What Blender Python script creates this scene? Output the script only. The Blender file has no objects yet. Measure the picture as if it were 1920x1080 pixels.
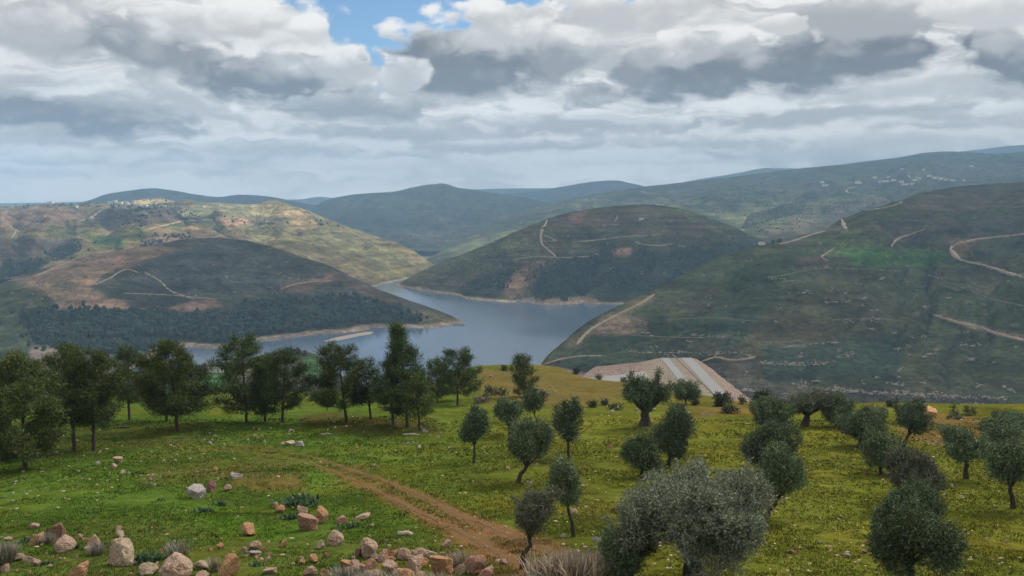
import bpy, math, random
import numpy as np
from math import radians, sin, cos, tan, pi, exp

STAGES = {'land', 'trees', 'small', 'haze', 'deck'}

# ------------------------------------------------------------------ camera, world, sun, exposure
S = bpy.context.scene
COL = S.collection
F = 1478.0                       # focal length in pixels of the 1920 px wide picture
PITCH = radians(6.37)
CAMZ = 210.0                     # eye height above the lake, metres
cam = bpy.data.cameras.new('camera')
cam.sensor_width = 36.0
cam.lens = 36.0 * F / 1920.0
cam.clip_start = 0.1
cam.clip_end = 60000.0
cam_o = bpy.data.objects.new('camera', cam)
cam_o.location = (0, 0, CAMZ)
cam_o.rotation_euler = (radians(90) - PITCH, 0, 0)
COL.objects.link(cam_o)
S.camera = cam_o

S.view_settings.view_transform = 'Standard'
S.view_settings.look = 'None'
S.view_settings.exposure = 0.80
S.view_settings.gamma = 1.0
S.render.engine = 'CYCLES'
S.cycles.use_denoising = True
S.cycles.max_bounces = 6
S.cycles.diffuse_bounces = 3
S.cycles.transparent_max_bounces = 16
S.cycles.volume_bounces = 0

SUN_AZ = radians(48)             # to the right of the view direction (+Y)
SUN_EL = radians(42)
SUN_DIR = np.array([sin(SUN_AZ) * cos(SUN_EL), cos(SUN_AZ) * cos(SUN_EL), sin(SUN_EL)])
sun = bpy.data.lights.new('sun', 'SUN')
sun.energy = 3.6
sun.angle = radians(2.5)
sun.color = (1.0, 0.93, 0.82)
sun_o = bpy.data.objects.new('sun', sun)
sun_o.rotation_euler = (radians(90) - SUN_EL, 0, -SUN_AZ + pi)
sun_o.location = (0, 0, 4000)
COL.objects.link(sun_o)
# the lamp shines along its local -Z: aim it exactly
from mathutils import Vector, Matrix
sun_o.rotation_euler = Vector(SUN_DIR.tolist()).to_track_quat('Z', 'Y').to_euler()


class G:
    """a socket in a node tree, with arithmetic"""
    def __init__(s, t, k): s.t, s.k = t, k
    def op(s, o, b=None, c=None, clamp=False):
        n = s.t.nodes.new('ShaderNodeMath'); n.operation = o; n.use_clamp = clamp
        for i, v in enumerate((s, b, c)):
            if v is None: continue
            if isinstance(v, G): s.t.links.new(v.k, n.inputs[i])
            else: n.inputs[i].default_value = v
        return G(s.t, n.outputs[0])
    def __add__(s, b): return s.op('ADD', b)
    __radd__ = __add__
    def __mul__(s, b): return s.op('MULTIPLY', b)
    __rmul__ = __mul__
    def __sub__(s, b): return s.op('SUBTRACT', b)
    def __rsub__(s, b): return (s * -1.0) + b
    def __truediv__(s, b): return s.op('DIVIDE', b)
    def max(s, b): return s.op('MAXIMUM', b)
    def min(s, b): return s.op('MINIMUM', b)


class NT:
    def __init__(s, tree): s.t = tree; tree.nodes.clear()
    def new(s, ty, **kw):
        n = s.t.nodes.new(ty)
        for k, v in kw.items(): setattr(n, k, v)
        return n
    def put(s, sock, v):
        if isinstance(v, G): s.t.links.new(v.k, sock)
        elif isinstance(v, (tuple, list)) and len(v) == 3 and sock.type == 'RGBA': sock.default_value = (*v, 1)
        else: sock.default_value = v
    def coord(s, out='Object'): return G(s.t, s.new('ShaderNodeTexCoord').outputs[out])
    def geo(s, out='Position'): return G(s.t, s.new('ShaderNodeNewGeometry').outputs[out])
    def attr(s, name, out='Color'):
        n = s.new('ShaderNodeAttribute'); n.attribute_name = name
        return G(s.t, n.outputs[out])
    def xyz(s, v):
        n = s.new('ShaderNodeSeparateXYZ'); s.put(n.inputs[0], v)
        return [G(s.t, o) for o in n.outputs]
    def vec(s, x, y, z):
        n = s.new('ShaderNodeCombineXYZ')
        for i, v in enumerate((x, y, z)): s.put(n.inputs[i], v)
        return G(s.t, n.outputs[0])
    def vmul(s, v, k):
        n = s.new('ShaderNodeVectorMath', operation='MULTIPLY'); s.put(n.inputs[0], v); n.inputs[1].default_value = k
        return G(s.t, n.outputs[0])
    def vadd(s, v, k):
        n = s.new('ShaderNodeVectorMath', operation='ADD'); s.put(n.inputs[0], v); s.put(n.inputs[1], k)
        return G(s.t, n.outputs[0])
    def noise(s, v, scale, detail=4, rough=0.5, dist=0.0, out='Fac', lac=2.0, dim='3D'):
        n = s.new('ShaderNodeTexNoise', noise_dimensions=dim); s.put(n.inputs['Vector'], v)
        n.inputs['Scale'].default_value = scale; n.inputs['Detail'].default_value = detail
        n.inputs['Roughness'].default_value = rough; n.inputs['Distortion'].default_value = dist
        n.inputs['Lacunarity'].default_value = lac
        return G(s.t, n.outputs[out])
    def voro(s, v, scale, out='Distance', feature='F1', **kw):
        n = s.new('ShaderNodeTexVoronoi', feature=feature); s.put(n.inputs['Vector'], v)
        n.inputs['Scale'].default_value = scale
        for k, x in kw.items(): n.inputs[k].default_value = x
        return G(s.t, n.outputs[out])
    def ss(s, v, a, b, lo=0.0, hi=1.0):
        n = s.new('ShaderNodeMapRange', interpolation_type='SMOOTHSTEP'); s.put(n.inputs[0], v)
        for i, x in enumerate((a, b, lo, hi)): n.inputs[i + 1].default_value = x
        return G(s.t, n.outputs[0])
    def mix(s, f, a, b, blend='MIX'):
        n = s.new('ShaderNodeMix', data_type='RGBA', blend_type=blend)
        s.put(n.inputs[0], f); s.put(n.inputs[6], a); s.put(n.inputs[7], b)
        return G(s.t, n.outputs[2])
    def bump(s, h, strength=0.5, dist=0.1):
        n = s.new('ShaderNodeBump'); s.put(n.inputs['Height'], h)
        n.inputs['Strength'].default_value = strength; n.inputs['Distance'].default_value = dist
        return G(s.t, n.outputs[0])


def pix(px, py):
    """direction of a picture point, scaled so that its y is 1: (x/y, z/y)"""
    vy = F * cos(PITCH) + (540 - py) * sin(PITCH)
    vz = -F * sin(PITCH) + (540 - py) * cos(PITCH)
    return (px - 960) / vy, vz / vy


def to_pix(X, Y, Z):
    fy = Y * cos(PITCH) - (Z - CAMZ) * sin(PITCH)
    up = Y * sin(PITCH) + (Z - CAMZ) * cos(PITCH)
    fy = np.maximum(fy, 1e-3)
    return 960 + F * X / fy, 540 - F * up / fy


# ---- the sky: Nishita with broken cumulus over it
W = bpy.data.worlds.new('World')
S.world = W
W.use_nodes = True
w = NT(W.node_tree)
sky = w.new('ShaderNodeTexSky')
sky.sky_type = 'NISHITA'; sky.sun_disc = False
sky.sun_elevation = SUN_EL; sky.sun_rotation = SUN_AZ
sky.altitude = 400; sky.dust_density = 1.0
D3 = w.coord('Generated')
dx, dy, dz = w.xyz(D3)
zz = dz.max(0.0)
k = (zz + 0.50).op('POWER', -1.0)
U = dx * k
V = dy * k
yy = dy.max(0.05)
A = dx / yy
E = dz / yy
UV = w.vec(U, V, 0.0)
big = w.vadd(w.noise(UV, 5.2, 7, 0.55, out='Color', dim='2D'), (-0.5, -0.5, -0.5))       # rolls the outlines of the cloud bodies
AE = w.vadd(w.vec(A, E, 0.0), w.vmul(big, (0.13, 0.075, 0.0)))


def gauss(px, py, sx, sy, rot=0.0):
    """a soft oval patch of sky round a direction"""
    a0, e0 = pix(px, py)
    m = w.new('ShaderNodeMapping', vector_type='TEXTURE')
    w.put(m.inputs[0], AE)
    m.inputs[1].default_value = (a0, e0, 0)
    m.inputs[2].default_value = (0, 0, radians(rot))
    m.inputs[3].default_value = (sx * 2.1 / F, sy * 2.1 / F, 1)
    g = w.new('ShaderNodeTexGradient', gradient_type='QUADRATIC_SPHERE')
    w.t.links.new(m.outputs[0], g.inputs[0])
    return G(w.t, g.outputs['Fac'])


def total(lst):
    o = None
    for g, amp in lst:
        x = gauss(*g)
        o = x * amp if o is None else x.op('MULTIPLY_ADD', amp, o)
    return o


# where the clouds part
hole = total([((738, 20, 135, 72, -12), 1.45), ((684, 130, 24, 62, 0), 0.62), ((610, 6, 60, 24, 0), 0.5), ((1010, -14, 150, 20, 0), 0.9)])
P = w.vadd(UV, w.vmul(big, (0.07, 0.07, 0.0)))
n1 = w.noise(P, 3.6, 8, 0.53, dim='2D')
n1u = w.noise(w.vadd(P, (0.012, -0.040, 0.0)), 3.6, 7, 0.52, dim='2D')
vb = w.new('ShaderNodeTexVoronoi', feature='SMOOTH_F1', voronoi_dimensions='2D')
w.put(vb.inputs['Vector'], w.vadd(P, w.vmul(big, (0.06, 0.06, 0))))
vb.inputs['Scale'].default_value = 10.0
vb.inputs['Smoothness'].default_value = 0.22
vb.inputs['Detail'].default_value = 1.7
vb.inputs['Roughness'].default_value = 0.55
bil = G(w.t, vb.outputs['Distance'])
fine = w.noise(P, 26.0, 4, 0.62, dim='2D')
relief = (n1u - n1) * 1.5 + (bil - 0.42) * 0.42 + (fine - 0.5) * 0.16      # positive: turned from the light
puff = (0.42 - bil) * 0.60 + (n1 - 0.5) * 0.95 + (fine - 0.5) * 0.30        # billows on the outlines
# background deck: bands seen edge-on towards the horizon
band = w.noise(w.vadd(w.vec(A * 3.6, E * 25.0, 5.0), w.vmul(big, (.5, 1.5, 0))), 1.3, 7, 0.55, 0.35, dim='2D')
tone = w.ss(band, 0.30, 0.70, 1.0, 0.60) - relief * 0.25
tone = tone + (w.ss(E, 0.06, 0.0) * 0.16)
gap = hole * 1.45 - 0.22 - (n1 - 0.5) * 0.9 - (fine - 0.5) * 0.4 - (0.42 - bil) * 0.4
cover = w.ss(gap, 0.50, 0.22).max(w.ss(E, 0.125, 0.09))
mp_low = w.vadd(w.vec(A, E, 0.0), w.vmul(big, (0.055, 0.030, 0.0)))


def body(px, py, sx, sy, top, bot, soft=0.22, rot=0.0, lift=0.0):
    """one heap of cloud: billowed outline, lit top, shaded flat base"""
    global tone, cover
    a0, e0 = pix(px, py)
    m = w.new('ShaderNodeMapping', vector_type='TEXTURE')
    w.put(m.inputs[0], mp_low)
    m.inputs[1].default_value = (a0, e0, 0); m.inputs[2].default_value = (0, 0, radians(rot))
    m.inputs[3].default_value = (sx * 1.25 / F, sy * 1.25 / F, 1)
    g = w.new('ShaderNodeTexGradient', gradient_type='SPHERICAL')
    w.t.links.new(m.outputs[0], g.inputs[0])
    f = G(w.t, g.outputs['Fac']); q = G(w.t, m.outputs[0])
    t = w.xyz(q)[1]
    k_ = puff.op('MULTIPLY_ADD', 0.85, f)
    wide = (t * -1.0).max(0.0).op('MULTIPLY_ADD', soft * 2.2, soft * .8)       # bases melt into the air below
    mask = w.ss((k_ - 0.12) / wide, 0.0, 1.0) * w.ss(f, 0.0, 0.10)
    sh = w.ss(t - relief * 2.1 - k_ * 0.30 + lift, -0.65, 0.75, bot, top)
    tone = tone + mask * (sh - tone)
    cover = cover.max(mask)


for b_ in [
    (250, 318, 330, 22, .98, .76, .5), (760, 312, 330, 20, .96, .74, .5), (1250, 305, 330, 20, .98, .76, .5), (1640, 272, 380, 24, .90, .66, .5, 3),
    (120, 300, 260, 26, .96, .62, .4), (560, 285, 260, 24, .88, .58, .4), (960, 275, 300, 22, .94, .56, .4), (1330, 265, 260, 22, .96, .60, .4), (1780, 240, 220, 24, .90, .58, .4, 4),
    (700, 250, 300, 28, .84, .46, .4), (1080, 235, 260, 30, .86, .46, .4), (1500, 222, 420, 30, .94, .46, .35, 4), (1690, 170, 260, 30, .92, .60, .35, 8),
    (90, 215, 330, 62, .66, .10, .35, -3), (330, 178, 190, 34, .98, .55, .35, -22), (240, 85, 360, 80, .72, .22, .4, -10), (60, 60, 190, 60, .80, .50, .4),
    (445, 42, 215, 62, 1.0, .62, .35), (530, 165, 240, 66, .62, .06, .35, -10), (635, 128, 80, 52, .98, .55, .3), (650, 205, 150, 40, .74, .26, .35),
    (1180, 25, 190, 60, 1.0, .60, .3), (1250, 140, 230, 72, .64, .20, .3), (1520, 118, 400, 72, .58, .06, .3, 7), (1620, 50, 230, 58, .74, .38, .35), (1850, 22, 150, 50, 1.0, .66, .3), (1910, 125, 110, 62, .60, .08, .3),
    (1040, 110, 150, 95, .86, .24, .3), (875, 118, 190, 100, 1.0, .06, .26), (965, 45, 150, 52, 1.05, .60, .22), (740, 150, 64, 52, .95, .55, .3),
    (1300, 86, 80, 44, 1.0, .50, .20), (1398, 84, 52, 30, .98, .50, .20), (1470, 52, 70, 26, .98, .66, .2), (1170, 225, 120, 16, .92, .70, .4), (575, 62, 60, 42, 1.0, .7, .25)]:
    body(*b_)
glow = G(w.t, w.new('ShaderNodeVectorMath', operation='DOT_PRODUCT').outputs['Value'])
dn = glow.k.node
w.put(dn.inputs[0], D3); dn.inputs[1].default_value = SUN_DIR.tolist()
near_sun = w.ss(glow, 0.86, 0.99, 1.0, 4.5) * w.ss(dz, 0.25, 0.7, 1.0, 1.45)      # brightness added to unseen sky round the sun and overhead, lighting the ground
c_lit = (5.9, 5.8, 5.6)
c_mid = (2.85, 2.84, 2.84)
c_drk = (.98, 1.02, 1.12)
ccol = w.mix(w.ss(tone, 0.0, 0.5), c_drk, c_mid)
ccol = w.mix(w.ss(tone, 0.42, 1.02), ccol, c_lit)
ccol = w.mix(1.0, ccol, w.vec(near_sun, near_sun, near_sun), 'MULTIPLY')
skyc = w.mix(1.0, G(w.t, sky.outputs[0]), (0.46, 0.60, 0.70), 'MULTIPLY')
final = w.mix(cover, skyc, ccol)
final = w.mix(w.ss(dz, -0.02, 0.0), (1.0, 1.05, 1.0), final)
bg = w.new('ShaderNodeBackground')
w.put(bg.inputs[0], final)
bg.inputs[1].default_value = 0.104
wo = w.new('ShaderNodeOutputWorld')
w.t.links.new(bg.outputs[0], wo.inputs[0])

# ------------------------------------------------------------------ helpers
rng = np.random.default_rng(11)
R = random.Random(5)


def mat(name, build, rough=0.9, spec=0.2):
    m = bpy.data.materials.new(name); m.use_nodes = True
    n = NT(m.node_tree)
    out = n.new('ShaderNodeOutputMaterial')
    b = n.new('ShaderNodeBsdfPrincipled')
    b.inputs['Roughness'].default_value = rough
    b.inputs['Specular IOR Level'].default_value = spec
    n.t.links.new(b.outputs[0], out.inputs[0])
    c = build(n, b)
    if c is not None: n.put(b.inputs['Base Color'], c)
    return m


def mesh(name, v, f, m=None, parent=None, smooth=True, cols=None, floats=None, link=True):
    """v (N,3); f (M,3|4) int array, or a list of such arrays"""
    me = bpy.data.meshes.new(name)
    fs = f if isinstance(f, list) else [f]
    fs = [np.asarray(x, dtype=np.int32) for x in fs if len(x)]
    v = np.asarray(v, dtype=np.float32)
    me.vertices.add(len(v)); me.vertices.foreach_set('co', v.ravel())
    idx = np.concatenate([x.ravel() for x in fs])
    tot = np.concatenate([np.full(len(x), x.shape[1], np.int32) for x in fs])
    st = np.concatenate([[0], np.cumsum(tot)[:-1]]).astype(np.int32)
    me.loops.add(len(idx)); me.loops.foreach_set('vertex_index', idx)
    me.polygons.add(len(tot)); me.polygons.foreach_set('loop_start', st)
    try: me.polygons.foreach_set('loop_total', tot)
    except Exception: pass
    me.polygons.foreach_set('use_smooth', np.full(len(tot), smooth))
    for nm, c in (cols or {}).items():
        a = me.color_attributes.new(nm, 'FLOAT_COLOR', 'POINT')
        c4 = np.ones((len(v), 4), np.float32); c4[:, :3] = c
        a.data.foreach_set('color', c4.ravel())
    for nm, c in (floats or {}).items():
        a = me.attributes.new(nm, 'FLOAT', 'POINT'); a.data.foreach_set('value', np.asarray(c, np.float32).ravel())
    me.update(); me.validate()
    if m: me.materials.append(m)
    if not link: return me
    o = bpy.data.objects.new(name, me); COL.objects.link(o)
    if parent: o.parent = parent
    return o


def inst(name, me, m=None, parent=None):
    o = bpy.data.objects.new(name, me); COL.objects.link(o)
    if parent: o.parent = parent
    if m:
        o.material_slots[0].link = 'OBJECT'; o.material_slots[0].material = m
    return o


def tag(o, label=None, cat=None, group=None, kind=None):
    if label: o['label'] = label
    if cat: o['category'] = cat
    if group: o['group'] = group
    if kind: o['kind'] = kind
    return o


def empty(name, loc):
    o = bpy.data.objects.new(name, None); o.location = loc; o.empty_display_size = 0.3
    COL.objects.link(o); return o


def h3(ix, iy, iz, seed):
    h = (ix.astype(np.int64) * 374761393 + iy.astype(np.int64) * 668265263 + iz.astype(np.int64) * 1274126177 + seed * 144269504) & 0xffffffff
    h = ((h ^ (h >> 13)) * 1274126177) & 0xffffffff
    h = ((h ^ (h >> 16)) * 2246822519) & 0xffffffff
    return ((h ^ (h >> 15)) & 0xffffff) / float(0xffffff)


def vn(x, y, z=None, seed=0):
    """value noise in -1..1"""
    x = np.asarray(x, float); y = np.asarray(y, float)
    z = np.zeros_like(x) if z is None else np.asarray(z, float)
    ix, iy, iz = np.floor(x), np.floor(y), np.floor(z)
    fx, fy, fz = x - ix, y - iy, z - iz
    fx, fy, fz = [t * t * t * (t * (t * 6 - 15) + 10) for t in (fx, fy, fz)]
    r = 0
    for a in (0, 1):
        for b in (0, 1):
            for c in ((0, 1) if np.any(fz) else (0,)):
                wgt = (fx if a else 1 - fx) * (fy if b else 1 - fy) * (fz if c else 1 - fz)
                r = r + wgt * h3(ix + a, iy + b, iz + c, seed)
    return r * 2 - 1


def fbm(x, y, z=None, o=4, seed=0, g=0.5):
    r = 0; a = 1; s = 0
    for i in range(o):
        k_ = 2.03 ** i
        r = r + a * vn(x * k_ + 17.3 * i, y * k_ - 9.1 * i, None if z is None else z * k_, seed + i); s += a; a *= g
    return r / s


def sstep(v, a, b):
    t = np.clip((v - a) / (b - a), 0, 1); return t * t * (3 - 2 * t)


def pchip(xs, ys, x):
    xs = np.asarray(xs, float); ys = np.asarray(ys, float)
    h = np.diff(xs); d = np.diff(ys) / h
    m = np.zeros_like(ys)
    m[0], m[-1] = d[0], d[-1]
    for i in range(1, len(xs) - 1):
        if d[i - 1] * d[i] > 0:
            w1, w2 = 2 * h[i] + h[i - 1], h[i] + 2 * h[i - 1]
            m[i] = (w1 + w2) / (w1 / d[i - 1] + w2 / d[i])
    x = np.clip(x, xs[0], xs[-1])
    i = np.clip(np.searchsorted(xs, x) - 1, 0, len(xs) - 2)
    t = (x - xs[i]) / h[i]
    return ((2 * t**3 - 3 * t**2 + 1) * ys[i] + (t**3 - 2 * t**2 + t) * h[i] * m[i] + (-2 * t**3 + 3 * t**2) * ys[i + 1] + (t**3 - t**2) * h[i] * m[i + 1])


def polydist(px, py, poly):
    """signed distance to a polygon, positive inside"""
    p = np.asarray(poly, float); n = len(p)
    d = np.full(px.shape, 1e9); ins = np.zeros(px.shape, bool)
    for i in range(n):
        x0, y0 = p[i]; x1, y1 = p[(i + 1) % n]
        ex, ey = x1 - x0, y1 - y0
        t = np.clip(((px - x0) * ex + (py - y0) * ey) / (ex * ex + ey * ey + 1e-9), 0, 1)
        d = np.minimum(d, (px - x0 - t * ex)**2 + (py - y0 - t * ey)**2)
        c = ((y0 > py) != (y1 > py)) & (px < (x1 - x0) * (py - y0) / (y1 - y0 + 1e-12) + x0)
        ins ^= c
    d = np.sqrt(d)
    return np.where(ins, d, -d)


def grid_faces(n, m):
    i = np.arange(n - 1)[:, None] * m + np.arange(m - 1)[None, :]
    i = i.ravel()
    return np.stack([i, i + m, i + m + 1, i + 1], 1)


ICO_V = None
def ico(sub=1):
    import bmesh
    b = bmesh.new(); bmesh.ops.create_icosphere(b, subdivisions=sub, radius=1.0)
    b.verts.ensure_lookup_table()
    v = np.array([x.co[:] for x in b.verts]); f = np.array([[x.index for x in p.verts] for p in b.faces]); b.free()
    return v, f


ICO1, ICO2, ICO3, ICO4 = ico(1), ico(2), ico(3), ico(4)


class MB:
    """collects pieces of one mesh"""
    def __init__(s): s.v, s.q, s.t, s.n = [], [], [], 0
    def add(s, v, f):
        v = np.asarray(v, float); f = np.asarray(f, int)
        if not len(f): return
        (s.q if f.shape[1] == 4 else s.t).append(f + s.n); s.v.append(v); s.n += len(v)
    def box(s, c, sz, rot=0.0):
        v = np.array([[x, y, z] for x in (-.5, .5) for y in (-.5, .5) for z in (-.5, .5)]) * np.array(sz)
        cr, sr = cos(rot), sin(rot)
        v = np.stack([v[:, 0] * cr - v[:, 1] * sr, v[:, 0] * sr + v[:, 1] * cr, v[:, 2]], 1) + np.array(c)
        s.add(v, [[0, 1, 3, 2], [4, 6, 7, 5], [0, 4, 5, 1], [2, 3, 7, 6], [0, 2, 6, 4], [1, 5, 7, 3]])
    def tube(s, pts, rad, sides=7, bump_=0.0, seed=0):
        pts = np.asarray(pts, float); rad = np.asarray(rad, float)
        d = np.gradient(pts, axis=0); d /= np.linalg.norm(d, axis=1)[:, None] + 1e-9
        ref = np.tile([0.13, 0.98, 0.1], (len(pts), 1))
        u = np.cross(d, ref); u /= np.linalg.norm(u, axis=1)[:, None] + 1e-9
        v_ = np.cross(d, u)
        th = np.arange(sides) * 2 * pi / sides
        rr = rad[:, None] * np.ones((1, sides))
        if bump_:
            rr = rr * (1 + bump_ * vn(np.arange(len(pts))[:, None] * 0.8 + seed + 0 * rr, th[None, :] * 1.6 + seed * 3.1 + 0 * rr, None, seed))
        ring = pts[:, None, :] + rr[..., None] * (np.cos(th)[None, :, None] * u[:, None, :] + np.sin(th)[None, :, None] * v_[:, None, :])
        n = len(pts); vs = ring.reshape(-1, 3); fs = []
        i = np.arange(n - 1)[:, None] * sides; j = np.arange(sides)[None, :]; j2 = (j + 1) % sides
        fs = np.stack([i + j, i + j2, i + sides + j2, i + sides + j], -1).reshape(-1, 4)
        s.add(vs, fs)
        e = np.vstack([ring[-1], pts[-1] + d[-1] * rad[-1] * 0.6])
        s.add(e, [[a, (a + 1) % sides, sides] for a in range(sides)])
    def build(s, name, m=None, parent=None, smooth=True, link=True):
        return mesh(name, np.concatenate(s.v), [np.concatenate(x) for x in (s.q, s.t) if x], m, parent, smooth, link=link)


def leaves(c, d, ln, wd, rg):
    """diamond leaf faces at centres c along directions d"""
    n = len(c)
    d = d / (np.linalg.norm(d, axis=1)[:, None] + 1e-9)
    r = rg.normal(size=(n, 3)); s = np.cross(d, r); s /= np.linalg.norm(s, axis=1)[:, None] + 1e-9
    L = (np.asarray(ln) * rg.uniform(.7, 1.3, n))[:, None]; Wd = (np.asarray(wd) * rg.uniform(.7, 1.3, n))[:, None]
    b = c - d * L * .5; t = c + d * L * .5
    mid = c - d * L * 0.08
    v = np.stack([b, mid + s * Wd * .5, t, mid - s * Wd * .5], 1).reshape(-1, 3)
    f = np.arange(n * 4).reshape(-1, 4)
    return v, f


# ------------------------------------------------------------------ land
def m_hill(n, b):
    p = n.geo()
    c = n.attr('cover'); rk = n.attr('rocky', 'Fac'); sc_ = n.attr('scrub', 'Fac')
    f1 = n.noise(p, 1 / 60, 6, 0.6); f2 = n.noise(p, 1 / 9, 5, 0.65); f3 = n.noise(n.vmul(p, (1, 1, 3.0)), 1 / 28, 6, 0.62, 0.8)
    k_ = n.ss(f1, 0.25, 0.75, 0.56, 1.46) * n.ss(f2, 0.2, 0.8, 0.48, 1.56) * n.ss(n.noise(n.vec(n.xyz(p)[0] * .004, n.xyz(p)[1] * .004, n.xyz(p)[2] * .11), 1.0, 4, .6, .3), .3, .7, .62, 1.25)
    c = n.mix(1.0, c, n.vec(k_, k_, k_), 'MULTIPLY')
    c = n.mix(n.ss(n.noise(p, 1 / 140, 3, 0.6), 0.42, 0.66) * 0.45, c, n.mix(1.0, c, (1.28, 1.06, 0.9), 'MULTIPLY'))
    bl = n.voro(p, 1 / 5.0)
    dot = n.ss(bl + (n.noise(p, 1 / 45, 3) - 0.5) * 0.9 * 1.0, 0.34, 0.20) * sc_ * 0.7
    c = n.mix(dot, c, (0.022, 0.030, 0.018))
    z = n.xyz(p)[2]
    lay = n.noise(n.vec(n.xyz(p)[0] * 0.012, n.xyz(p)[1] * 0.012, z * 0.16), 1.0, 6, 0.65, 0.5)
    rocks = n.ss(lay * 0.6 + f2 * 0.5 + (rk - 1.0) * 0.25, 0.60, 0.70) * n.ss(rk, 0.02, 0.2)
    c = n.mix(rocks * 0.85, c, n.mix(f3, (0.17, 0.13, 0.10), (0.27, 0.235, 0.195)))
    n.put(b.inputs['Normal'], n.bump(f2 * 0.6 + f1 * 2.0 + f3 * 1.5 + rocks * 0.5, 0.9, 8.0))
    return c


M_HILL = mat('hillside_soil_and_scrub', m_hill, 1.0, 0.0)

HILLS = {}
C_GRASS = (.070, .080, .030); C_DARK = (.040, .048, .032); C_BROWN = (.105, .074, .052); C_TAN = (.27, .195, .13)
C_PURP = (.072, .064, .050); C_PALE = (.33, .27, .21); C_GREEN = (.045, .115, .028); C_YEL = (.33, .26, .12); C_FOR = (.020, .032, .020)
C_SHORE = (.24, .19, .14)


class Hill:
    pass


def hill(name, crest, foot, nx, nt, base, patches=(), back=500, backdrop=200, prof='sin', gully=0.10, gw=220., rough=0.05, rocky=0.3, scrub=0.5,
         shore=True, label='', vary=0.35, seed=1, crest_noise=6.0, fields=0.0):
    ca = []
    for px, py, d in crest:
        a, e = pix(px, py); ca.append((a, d, CAMZ + e * d))
    fa = []
    for px, d, z in foot:
        el = math.atan2(z - CAMZ, d); py = 540 + F * tan(-el - PITCH)
        fa.append((pix(px, py)[0], d, z))
    ca, fa = np.array(ca), np.array(fa)
    a = np.linspace(max(ca[0, 0], fa[0, 0]), min(ca[-1, 0], fa[-1, 0]), nx)
    dc, zc = pchip(ca[:, 0], ca[:, 1], a), pchip(ca[:, 0], ca[:, 2], a)
    df, zf = pchip(fa[:, 0], fa[:, 1], a), pchip(fa[:, 0], fa[:, 2], a)
    t1 = np.linspace(0, 1, nt); t2 = np.linspace(0, 1, max(8, nt // 5) + 1)[1:]
    T = np.concatenate([t1, 1 + t2])
    tt = np.minimum(T, 1)[None, :]; s = np.maximum(T - 1, 0)[None, :]
    if prof == 'sin': pr = 0.45 * tt + 0.55 * np.sin(tt * pi / 2) ** 1.25
    elif prof == 'plateau': pr = 1 - (1 - tt) ** 1.7
    elif prof == 'lin': pr = 0.75 * tt + 0.25 * np.sin(tt * pi / 2)
    else: pr = tt ** 1.25 * 0.6 + 0.4 * np.sin(tt * pi / 2)
    d = df[:, None] + (dc - df)[:, None] * tt + s * back
    z = zf[:, None] + (zc - zf)[:, None] * pr - backdrop * s ** 1.5
    X = a[:, None] * d; Y = d
    H = np.abs(zc - zf)[:, None]
    env = np.sin(np.clip(tt, 0, 1) * pi) ** 0.8
    lat = a[:, None] * (0.5 * (df + dc))[:, None]
    wob = fbm(X / (gw * 1.6), Y / (gw * 1.6), None, 3, seed + 40) * gw * 0.5
    gl = np.abs(fbm((lat + wob) / gw + 5.3, tt * 1.1 + 0 * lat, None, 3, seed))
    z = z + env * H * gully * (gl * 2.2 - 0.6)
    z = z + env * H * rough * fbm(X / 130, Y / 130, None, 5, seed + 9) * 2
    z = z - env * sstep(H, 20, 90) * 5.5 * np.abs(fbm((lat + wob) / 62 + 3.1, tt * 2.2 + 0 * lat, None, 3, seed + 71)) ** .8 * (1 + .0004 * d)
    z = z + np.maximum(env, 0.25) * crest_noise * fbm(X / 30, Y / 30, None, 4, seed + 3) * sstep(H, 3, 40)
    h = Hill(); h.a, h.d, h.z, h.T = a, d, z, T
    HILLS[name] = h
    px, py = to_pix(X, Y, z)
    n_a = fbm(X / 90, Y / 90, None, 4, seed + 20); n_b = fbm(X / 320, Y / 320, None, 3, seed + 27)
    c = np.ones(X.shape + (3,)) * np.array(base)
    c = c * (1 + vary * (n_a + n_b))[..., None]
    m1 = sstep(n_b + 0.5 * n_a, 0.05, 0.5)[..., None]
    c = c * (1 - m1 * 0.38) + m1 * 0.38 * np.array(C_BROWN) * (np.mean(base) / 0.055 * .5 + .45)
    if fields:                                             # a patchwork of small fields and fallow strips
        wx, wy = X + 40 * fbm(X / 150, Y / 150, None, 3, 91), Y + 40 * fbm(X / 150, Y / 150, None, 3, 92)
        ix, iy = np.floor((wx * .92 + wy * .38) / 95), np.floor((wy * .92 - wx * .38) / 60)
        h1, h2 = h3(ix, iy, 0 * ix, 5), h3(ix, iy, 0 * ix, 9)
        flat = fields * sstep(z, 70, 120)
        tint = np.where((h2 < .35)[..., None], np.array((1.15, .95, .85)), np.where((h2 < .6)[..., None], np.array((.85, 1.08, .75)), np.array((1., 1., 1.))))
        c = c * (1 + flat[..., None] * ((.55 + .95 * h1)[..., None] * tint - 1))
        edge_ = sstep(np.maximum(np.abs((wx * .92 + wy * .38) / 95 - ix - .5), np.abs((wy * .92 - wx * .38) / 60 - iy - .5)), .455, .49) * flat
        c = c * (1 - .45 * edge_ * (h1 > .3))[..., None]
    rk = np.full(X.shape, float(rocky)); scb = np.full(X.shape, float(scrub))
    jx = fbm(X / 55, Y / 55, None, 4, seed + 60)
    for pt in patches:
        poly, col, soft = pt[0], pt[1], pt[2]
        st = pt[3] if len(pt) > 3 else 0.9
        sd = polydist(px, py, poly) + jx * soft * 1.6
        k_ = (sstep(sd, -soft, soft) * st)[..., None]
        c = c * (1 - k_) + k_ * np.array(col) * (1 + 0.25 * n_a)[..., None]
        if len(pt) > 4:
            rk = rk * (1 - k_[..., 0]) + k_[..., 0] * pt[4]; scb = scb * (1 - k_[..., 0]) + k_[..., 0] * pt[5]
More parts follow.
